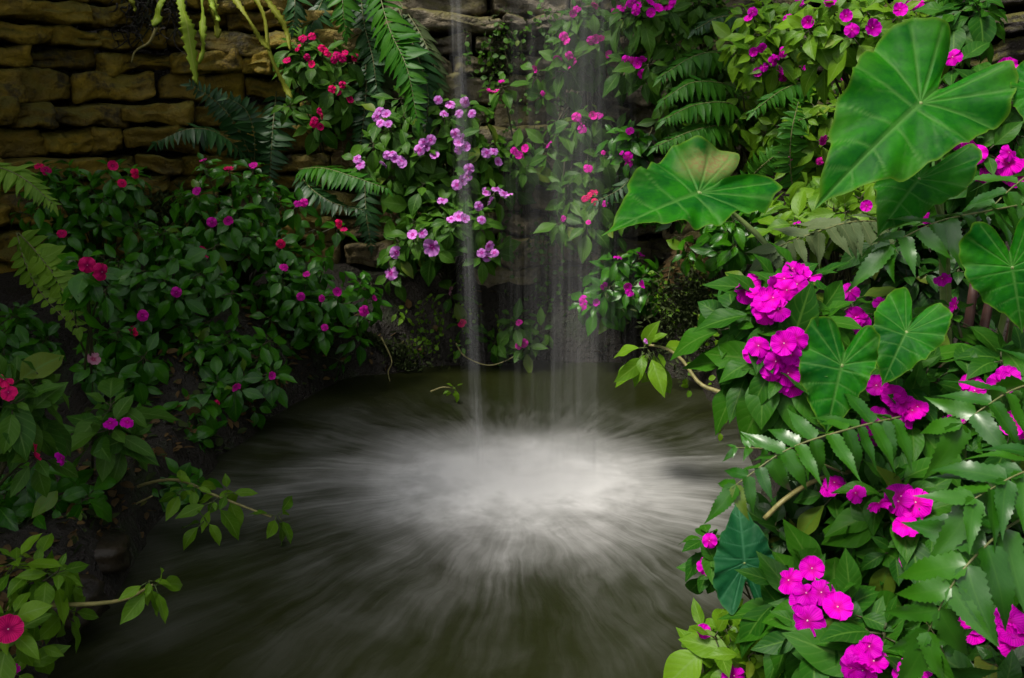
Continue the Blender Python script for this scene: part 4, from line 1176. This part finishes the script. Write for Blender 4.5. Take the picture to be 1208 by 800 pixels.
fern('fern with rounded yellow green pinnae hanging before the black recess on the left', (20, 270, 2.7),
     [dict(pts=[(22, 275, 2.7), (45, 300, 2.62), (70, 335, 2.58), (92, 388, 2.55)], n=14, L=.075, mat='fern_lime', normal=FACE, hang=.25, wid=2.0, ang=5),
      dict(pts=[(20, 275, 2.7), (30, 310, 2.65), (48, 345, 2.62), (80, 380, 2.6)], n=10, L=.06, mat='fern_lime', normal=FACE, hang=.3, wid=2.0, ang=5)], GF, 7)
fern('small dark fern dangling at the top left under the wall gap', (110, -20, 4.2),
     [dict(pts=[(100, -20, 4.2), (105, 0, 4.1), (108, 22, 4.1)], n=9, L=.10, mat='fern_dark', normal=FACE, hang=.3),
      dict(pts=[(345, -25, 4.2), (348, 5, 4.1), (345, 35, 4.1)], n=10, L=.09, mat='fern_dark', normal=FACE, hang=.3)], GF, 8)
fern('cluster of glossy ferns layered on the wall above the tattered elephant ear leaf', (850, 60, 4.0),
     [dict(pts=[(878, 108, 3.7), (850, 98, 3.5), (815, 98, 3.42), (782, 118, 3.4)], n=22, L=.10, mat='fern', normal=TOP, hang=.4),
      dict(pts=[(890, 140, 3.6), (860, 122, 3.42), (820, 124, 3.35), (785, 140, 3.3)], n=22, L=.105, mat='fern', normal=TOP, hang=.4),
      dict(pts=[(880, 75, 3.7), (845, 62, 3.55), (815, 68, 3.5), (780, 90, 3.45)], n=20, L=.10, mat='fern', normal=TOP, hang=.4),
      dict(pts=[(880, 150, 3.6), (850, 148, 3.4), (815, 155, 3.32), (775, 172, 3.28)], n=22, L=.10, mat='fern', normal=TOP, hang=.4),
      dict(pts=[(890, 55, 3.7), (880, 25, 3.6), (850, 20, 3.55), (820, 35, 3.5)], n=18, L=.09, mat='fern_dark', normal=TOP, hang=.4),
      dict(pts=[(770, 150, 3.8), (750, 195, 3.7), (735, 220, 3.65), (700, 240, 3.65)], n=16, L=.09, mat='fern_dark', normal=TOP, hang=.4)], GF, 9)
fern('fern standing upright in shade left of the big heart leaf', (930, 240, 3.0),
     [dict(pts=[(935, 225, 2.95), (932, 190, 2.9), (934, 155, 2.88), (942, 120, 2.9)], n=18, L=.07, mat='fern', normal=FACE, hang=.2),
      dict(pts=[(880, 215, 3.1), (900, 195, 3.0), (925, 175, 2.95)], n=14, L=.06, mat='fern', normal=FACE, hang=.2)], GF, 10)
fern('withered brown fern hanging over the dark mossy bank', (815, 285, 3.8),
     [dict(pts=[(812, 280, 3.75), (808, 300, 3.7), (805, 325, 3.68)], n=8, L=.07, mat='fern_dry', normal=FACE, hang=.4, wid=1.6),
      dict(pts=[(822, 285, 3.75), (830, 310, 3.7), (835, 340, 3.68)], n=7, L=.07, mat='fern_dry', normal=FACE, hang=.4, wid=1.5),
      dict(pts=[(800, 290, 3.78), (790, 320, 3.74), (785, 360, 3.7)], n=9, L=.06, mat='fern_dry', normal=FACE, hang=.4, wid=1.2)], GF, 11)

fern('bushy dark fern filling the wall between the hanging cactus and the tall glossy fern', (400, 20, 4.3),
     [dict(pts=[(385, -10, 4.3), (372, 20, 4.2), (362, 45, 4.15)], n=14, L=.09, mat='fern_dark', normal=FACE, hang=.3),
      dict(pts=[(425, -10, 4.3), (430, 30, 4.2), (440, 70, 4.1), (445, 110, 4.08)], n=20, L=.10, mat='fern_dark', normal=FACE, hang=.25, ang=12),
      dict(pts=[(450, 40, 4.3), (452, 90, 4.2), (455, 130, 4.15)], n=14, L=.09, mat='fern_pale', normal=FACE, hang=.3, ang=12),
      dict(pts=[(410, 60, 4.32), (408, 110, 4.22), (405, 160, 4.2), (402, 200, 4.18)], n=20, L=.09, mat='fern_dry', normal=FACE, hang=.2, ang=10)], GF, 21)
fern('soft fern behind the pink flowers at the top of the right wall', (960, 100, 3.4),
     [dict(pts=[(990, 105, 3.4), (960, 95, 3.2), (925, 105, 3.1), (890, 130, 3.05)], n=20, L=.085, mat='fern', normal=TOP, hang=.35),
      dict(pts=[(990, 130, 3.3), (960, 135, 3.1), (925, 150, 3.0)], n=18, L=.08, mat='fern', normal=TOP, hang=.35)], GF, 22)
GFR = 'glossy ferns on the right bank'
fern('glossy fern frond combing across the right bank under the tallest magenta flowers', (1070, 500, 1.35),
     [dict(pts=[(1062, 492, 1.32), (1006, 505, 1.24), (930, 530, 1.2), (868, 572, 1.18)], n=13, L=.085, mat='fern_gloss', normal=np.array([-.15, -.55, .8]), hang=.42, ang=10, tm=PINNA_HI, taper=(1.0, .95, .6), rr=.0022)], GFR, 12)
fern('large glossy fern arching down the right margin, big toothed pinnae', (1240, 590, 1.05),
     [dict(pts=[(1235, 598, 1.08), (1185, 625, 1.0), (1130, 680, .96), (1095, 745, .96)], n=8, L=.112, mat='fern_gloss', normal=np.array([-.30, -.70, .7]), hang=.30, ang=24, tm=PINNA_HI, taper=(1.05, 1.0, .65), rr=.0022, wid=.98),
      dict(pts=[(1250, 545, 1.08), (1200, 560, 1.03), (1150, 588, 1.0)], n=6, L=.10, mat='fern_gloss', normal=np.array([-.1, -.6, .8]), hang=.2, ang=40, tm=PINNA_HI, taper=(1.0, 1.0, .7), rr=.002)], GFR, 13)
fern('fern frond crossing before magenta flowers at the right edge, waxy pinnae spread in pairs', (1250, 445, 1.3),
     [dict(pts=[(1250, 445, 1.28), (1200, 458, 1.22), (1165, 478, 1.18), (1135, 500, 1.18)], n=6, L=.10, mat='fern_gloss', normal=np.array([-.2, -.7, .65]), hang=.3, ang=14, tm=PINNA_HI, taper=(1.0, 1.0, .7), rr=.002)], GFR, 14)
fern('glossy fern below the big heart leaf with bluish pinnae hanging in a row', (1215, 245, 1.75),
     [dict(pts=[(1215, 240, 1.75), (1160, 250, 1.62), (1105, 262, 1.56), (1050, 288, 1.54)], n=10, L=.115, mat='fern_gloss', normal=np.array([-.05, -.45, .85]), hang=.5, ang=8, tm=PINNA_HI, taper=(.9, 1.0, .65), rr=.0025),
      dict(pts=[(1215, 205, 1.8), (1190, 225, 1.72), (1160, 255, 1.68)], n=5, L=.11, mat='fern_gloss', normal=np.array([-.3, -.6, .6]), hang=.2, ang=25, tm=PINNA_HI, taper=(1, 1, .7), rr=.0025)], GFR, 15)
fern('broad pale fern behind the flower heads, pinnae pointing left', (1030, 275, 2.0),
     [dict(pts=[(1045, 262, 2.0), (1005, 262, 1.92), (960, 275, 1.88), (915, 292, 1.86)], n=11, L=.10, mat='fern_pale', normal=np.array([0, -.5, .8]), hang=.4, ang=18, tm=PINNA_HI, taper=(1, 1, .6), wid=1.3)], GFR, 16)
fern('short glossy fern at the middle of the right bank, tips towards the water', (960, 545, 1.35),
     [dict(pts=[(1000, 560, 1.4), (950, 540, 1.32), (905, 530, 1.28), (868, 528, 1.27)], n=7, L=.06, mat='fern_gloss', normal=np.array([0, -.5, .8]), hang=.2, ang=25, tm=PINNA_HI, rr=.002)], GFR, 17)
fern('dark glossy fern at the bottom edge right of the flower heads', (1130, 830, 1.2),
     [dict(pts=[(1130, 840, 1.2), (1120, 790, 1.14), (1100, 745, 1.12), (1075, 715, 1.12)], n=8, L=.08, mat='fern_gloss', normal=np.array([-.3, -.8, .4]), hang=.3, ang=20, tm=PINNA_HI, rr=.002)], GFR, 18)

impatiens('small dark leafy plant tucked beside the blue green heart leaf on the right water edge', (925, 615, 40, 34, 1.62, .08), 9, 'magenta', [], L=.08, leaf='imp_shade', hi=True, seed=62, group=GR, root_px=(930, 690, 1.7), inner=.6)
bare = empty('bare_stem', P(900, 615, 1.45), 'bent bare yellow stem under the combing fern frond', 'branch')
branch(bare, [(902, 612, 1.42), (925, 590, 1.42), (960, 568, 1.45), (1005, 556, 1.5), (1040, 560, 1.55)], .005, .0035)
# ------------------------------------------------------------------ elephant ears
def up_towards(p, k=0.9, up=0.45, side=0.0):
    return nrm(k * nrm(CAMP - p) + up * UP + np.array([side, 0, 0]))

ear = empty('elephant_ear', P(1120, 620, 1.9), 'elephant ear with big bright green heart shaped leaves towering over the right bank', 'elephant ear')
BASE = P(1120, 620, 1.9)
def E(att, tip, Y, Yt, stalk, mat='ear', **k):
    a, t = P(att[0], att[1], Y), P(tip[0], tip[1], Yt)
    nk = {q: k.pop(q) for q in ('up', 'side') if q in k}
    return ear_leaf(ear, a, t, up_towards(a, 0.9, **nk), mat, stalk=stalk, **k)

E((1086, 121), (966, 229), 1.55, 1.48, [P(1098, 150, 1.62), P(1106, 185, 1.7), P(1112, 320, 1.8), BASE], seed=1, wl=.88, wr=1.02, lobe=.88, up=.35, label='largest leaf, wide open, held highest')
E((1084, 211), (1036, 268), 1.66, 1.60, [P(1105, 240, 1.74), P(1118, 330, 1.82), BASE], seed=2, width=1.08, lobe=1.28, up=.6)
E((824, 227), (713, 266), 1.85, 1.74, [P(862, 250, 1.92), P(918, 306, 1.9), P(985, 420, 1.88), P(1060, 540, 1.9), BASE], seed=3, wl=.86, wr=1.06, lobe=1.1, blotch=1.0, up=.95, wav=.035, bend=.06, stalk_r=.008, label='wide leaf with a brown scorched edge leaning out to the water')
E((1194, 315), (1207, 391), 1.45, 1.42, [P(1196, 360, 1.6), P(1180, 450, 1.75), BASE], seed=4, width=1.28, lobe=1.25, up=.3)
E((1069, 392), (1040, 452), 1.42, 1.38, [P(1085, 430, 1.55), P(1110, 520, 1.72), BASE], seed=5, width=1.08, lobe=1.12, up=.25)
E((993, 431), (973, 516), 1.35, 1.31, [P(1010, 470, 1.48), P(1060, 560, 1.72), BASE], seed=6, wr=1.12, wl=.78, lobe=.98, up=.25)
E((1228, 105), (1212, 150), 1.5, 1.47, [P(1225, 180, 1.65), P(1190, 350, 1.8), BASE], seed=7, width=1.2, lobe=1.2, up=.3)
E((1150, 583), (1118, 560), 1.5, 1.5, [P(1158, 610, 1.6), P(1140, 640, 1.75), BASE], 'ear_teal', seed=9, width=1.5, lobe=1.2, up=.2)
# dark stalks that rise behind the leaves
sb = MB()
for (a, b, c) in (((1105, 620, 1.9), (1128, 480, 1.86), (1150, 330, 1.86)), ((1125, 620, 1.9), (1145, 470, 1.88), (1170, 340, 1.9)), ((1110, 620, 1.92), (1112, 500, 1.9), (1118, 350, 1.9)), ((1140, 620, 1.9), (1175, 490, 1.88), (1195, 380, 1.86))):
    sb = MB(); tube(sb, smooth_path([P(*a), P(*b), P(*c)], 14), .016, .009, 8)
    sb.build('stalk', M['petiole_brown'], ear)

ear2 = empty('elephant_ear', P(900, 790, 1.7), 'young elephant ear with one blue green heart leaf hanging at the right water edge', 'elephant ear')
a = P(878, 664, 1.30)
ear_leaf(ear2, a, P(873, 588, 1.33), nrm(np.array([-.10, -1, .20])), 'ear_teal', width=.92, lobe=1.2, seed=8, cup=.06, stalk=[P(890, 700, 1.5), P(900, 790, 1.7)], stalk_r=.004)

# ------------------------------------------------------------------ hanging cactus, top left
cac = empty('hanging_cactus', P(190, -20, 4.0), 'yellow green epiphyte with flat scalloped stems dangling over the top left wall', 'hanging cactus')
def strip(pts, w, mat, seed, scal=9):
    rng = random.Random(seed)
    path = smooth_path([P(*p) for p in pts], 60)
    T = np.gradient(path, axis=0)
    V, UV = [], []
    n0 = nrm(np.array([rng.uniform(-.7, .7), -1, .2]))
    for i, p in enumerate(path):
        s = i / 59
        t = nrm(T[i]); S = nrm(np.cross(t, n0)); n = np.cross(S, t)
        e = min(1, (1 - s) * 8) ** .5 * (0.75 + .25 * math.sin(s * 9 + seed))
        for c, ph in ((-1, 0.0), (-.5, 0), (0, 0), (.5, .0), (1, .5)):
            sc = 1 - (.5 * ((s * scal + ph) % 1.0) if abs(c) == 1 else 0)
            V.append(p + S * c * w * e * sc + n * (.006 * (1 - abs(c)) + .006 * math.sin(s * 14 + c)))
            UV.append((.5 + c / 2, s))
    mb = MB(); mb.add(V, grid_faces(60, 5), UV)
    # thickness
    o = mb.build('stem', M[mat], cac)
    md = o.modifiers.new('thick', 'SOLIDIFY'); md.thickness = .003; md.offset = 0
    return o
strip([(200, -15, 3.95), (190, 5, 3.9), (182, 32, 3.88)], .030, 'cactus', 1, 4)
strip([(208, -20, 3.9), (215, 10, 3.8), (222, 40, 3.78), (232, 100, 3.78)], .036, 'cactus', 2, 14)
strip([(240, -15, 3.9), (239, 20, 3.85), (240, 50, 3.84), (236, 75, 3.84)], .020, 'cactus', 3, 9)
strip([(250, -20, 3.92), (252, 10, 3.9), (258, 45, 3.9)], .028, 'cactus_old', 4, 7)
strip([(245, -10, 3.9), (252, 10, 3.86), (259, 26, 3.85)], .014, 'cactus', 5, 4)
strip([(265, -15, 3.9), (285, 10, 3.8), (302, 38, 3.78), (318, 60, 3.8)], .015, 'cactus_old', 6, 16)
strip([(290, -20, 3.92), (310, 15, 3.85), (318, 60, 3.83), (335, 100, 3.83), (345, 116, 3.83)], .015, 'cactus_old', 7, 24)
strip([(230, 62, 3.8), (229, 80, 3.8), (230, 95, 3.8)], .014, 'cactus', 8, 4)
strip([(300, -20, 3.92), (315, 0, 3.9), (335, 30, 3.9), (343, 60, 3.88)], .018, 'cactus_old', 9, 14)
strip([(152, -10, 3.95), (156, 2, 3.95), (160, 14, 3.95)], .014, 'cactus_old', 10, 4)
for q in ([P(88, -2, 4.0), P(80, 15, 4.0), P(72, 40, 4.0), P(66, 55, 4.0)], [P(185, 32, 3.9), P(176, 50, 3.9), P(160, 60, 3.9), P(155, 74, 3.9)]):
    rb = MB(); tube(rb, smooth_path(q, 16), .007, .003, 5)
    rb.build('aerial_root', M['stem_yellow'], cac)
rc = MB(); rng = random.Random(3)
for i in range(120):
    p = P(rng.uniform(130, 215), rng.uniform(-30, 42), 4.05 + rng.uniform(-.1, .1))
    tube(rc, bez(p, p + .06 * rvec(rng) * np.array([1, .4, 1]), p + np.array([rng.uniform(-.05, .05), 0, -rng.uniform(.03, .10)]), 6), .006, .002, 4)
rc.build('root_mass', M['soil'], cac)

# ------------------------------------------------------------------ creepers, moss
def creeper(label, spots, n, L, mat, seed, cat='creeper', name='creeper', dens=1.0):
    rng = random.Random(seed)
    c = P(*spots[0][:3])
    root = empty(name, c, label, cat)
    lv, st = MB(), MB()
    for (px, py, Y, rx, ry) in spots:
        for k in range(int(n * dens)):
            p0 = P(px + rng.uniform(-rx, rx), py + rng.uniform(-ry, ry), Y)
            q = p0 + np.array([rng.uniform(-.08, .08), -.05 * rng.random(), -rng.uniform(.05, .16)])
            path = bez(p0, (p0 + q) / 2 + np.array([rng.uniform(-.04, .04), -.03, .02]), q, 6)
            tube(st, path, .0018, .001, 3)
            for p in path:
                d = rvec(rng) + np.array([0, -.3, -.3])
                place_leaf(lv, SMALL[0], p, d, np.array([0, -.8, .5]) + .5 * rvec(rng), L * rng.uniform(.6, 1.2), 1.0)
    lv.build('foliage', M[mat], root); st.build('stems', M['stem_dark'], root)
creeper('small leaved creeper clinging to the grey wall behind the falling water', [(580, 60, 4.28, 34, 40), (620, 290, 4.2, 40, 70), (680, 300, 4.15, 40, 60), (640, 130, 4.25, 40, 60), (655, 20, 4.25, 30, 20)], 22, .028, 'imp_mid', 61)
creeper('creeper with tiny bright leaves on the wet bank under the violet flowers', [(520, 375, 3.95, 25, 30), (550, 350, 4.0, 40, 30), (495, 385, 3.9, 20, 20)], 9, .024, 'imp_bright', 62)
creeper('fine creeper trailing over the black mossy bank below the withered fern', [(850, 400, 3.3, 40, 30), (870, 440, 3.0, 30, 40), (800, 330, 3.7, 30, 30)], 10, .035, 'imp_bright', 63)

def moss(label, spots, seed):
    rng = random.Random(seed)
    mb = MB()
    for (px, py, Y, rx, ry, n) in spots:
        for k in range(n):
            p = P(px + rng.gauss(0, .5) * rx, py + rng.gauss(0, .5) * ry, Y)
            p[2] = max(p[2], .02)
            g = ground_z(p[0], p[1])
            if p[2] < g: p[2] = g
            L = rng.uniform(.015, .04)
            place_leaf(mb, SMALL[0], p, rvec(rng) + np.array([0, -.6, .5]), rvec(rng), L, .45)
    o = mb.build('moss', M['moss']); tag(o, label, kind='stuff')
moss('dark green moss cushions on the steep bank', [(830, 370, 3.55, 60, 50, 2600), (440, 425, 3.85, 60, 26, 1200), (190, 255, 3.75, 40, 30, 900), (590, 60, 4.3, 30, 40, 300)], 71)

# ------------------------------------------------------------------ unseen tree, added to shade the left bank from above the picture
def shade_tree():
    rng = random.Random(91)
    root = empty('added_shade_tree', (-2.5, 0.5, .3), 'unseen broad tree added to shade the left bank', 'tree')
    tb = MB()
    tube(tb, smooth_path([np.array(p) for p in ((-2.5, .5, .2), (-2.5, .6, 1.2), (-2.4, 1.0, 2.2), (-2.3, 1.4, 3.0))], 20), .11, .06, 10)
    tr = tb.build('added_shade_tree_trunk', M['petiole_brown'], root)
    for q in ((-1.7, 1.9, 2.9), (-1.8, .7, 2.8), (-2.4, 2.6, 2.8), (-1.9, 1.2, 3.0)):
        lb = MB(); tube(lb, smooth_path([np.array((-2.4, 1.0, 2.2)), np.array(((-2.4 + q[0]) / 2, (1.0 + q[1]) / 2, 2.65)), np.array(q)], 12), .04, .012, 7)
        lb.build('limb', M['petiole_brown'], tr)
    cb = MB()
    for i in range(2600):
        v = nrm(rvec(rng)) * rng.uniform(.25, 1) ** .5 * np.array([1.1, 1.75, .55])
        p = np.array([-2.3, 1.6, 2.7]) + v
        if p[2] < 1.85: continue
        place_leaf(cb, LEAFS[rng.randrange(4)], p, rvec(rng) + np.array([0, 0, -.4]), UP + .7 * rvec(rng), rng.uniform(.12, .2), 1.3)
    cb.build('crown', M['imp_dark'], root)
shade_tree()

# ------------------------------------------------------------------ dark stones on the left bank
def bank_stone(pos, size, seed, label):
    rng = random.Random(seed)
    V, F = [], []
    nr, nc = 12, 20
    for i in range(nr + 1):
        th = math.pi * i / nr
        for j in range(nc):
            ph = 2 * math.pi * j / nc
            d = np.array((math.sin(th) * math.cos(ph), math.sin(th) * math.sin(ph), math.cos(th)))
            d = d / (np.sum(np.abs(d) ** 4.5) ** (1 / 4.5))
            q = Vector(d) * 1.4 + Vector((seed * 3.1, 0, 0))
            d = d * (1 + .22 * noise.noise(q) + .08 * noise.noise(q * 3))
            V.append(d * size)
    for i in range(nr):
        for j in range(nc): F.append((i * nc + j, (i + 1) * nc + j, (i + 1) * nc + (j + 1) % nc, i * nc + (j + 1) % nc))
    mb = MB(); mb.add(V, F)
    s = mb.build('bank_stone', M['stone_wet'])
    s.location = pos; s.rotation_euler = (rng.uniform(-.1, .1), rng.uniform(-.1, .1), rng.uniform(-.5, .5))
    tag(s, label, 'stone', 'dark wet stones on the left bank')
for k, (px, py, Y, w, hh) in enumerate([(100, 655, 1.95, .10, .04), (75, 705, 1.75, .09, .035)]):
    bank_stone(tuple(P(px, py, Y)), np.array([w, w * .7, hh]), k + 1, ('dark wet stone at the left water edge, farther of two', 'dark wet stone at the left water edge, nearer of two')[k])

def litter():
    rng = random.Random(7)
    mb = MB()
    for k in range(900):
        y = rng.uniform(1.4, 4.2)
        e = np.interp(y, [1.4, 2.3, 3.3, 3.75, 4.2], [-.95, -.99, -.92, -.74, .3])
        x = e - abs(rng.gauss(0, .16)) if y < 4 else rng.uniform(-.5, .8)
        z = ground_z(x, y)
        if z < .005: continue
        place_leaf(mb, SMALL[0], np.array([x, y, z + .006]), rvec(rng) * np.array([1, 1, .25]), UP + .4 * rvec(rng), rng.uniform(.015, .05), rng.uniform(.5, 1.1), mat=0 if rng.random() < .7 else 1)
    s = mb.build('leaf_litter', [M['fern_dry'], M['moss']]); tag(s, 'brown leaf litter and moss on the dark bank', kind='stuff')
litter()
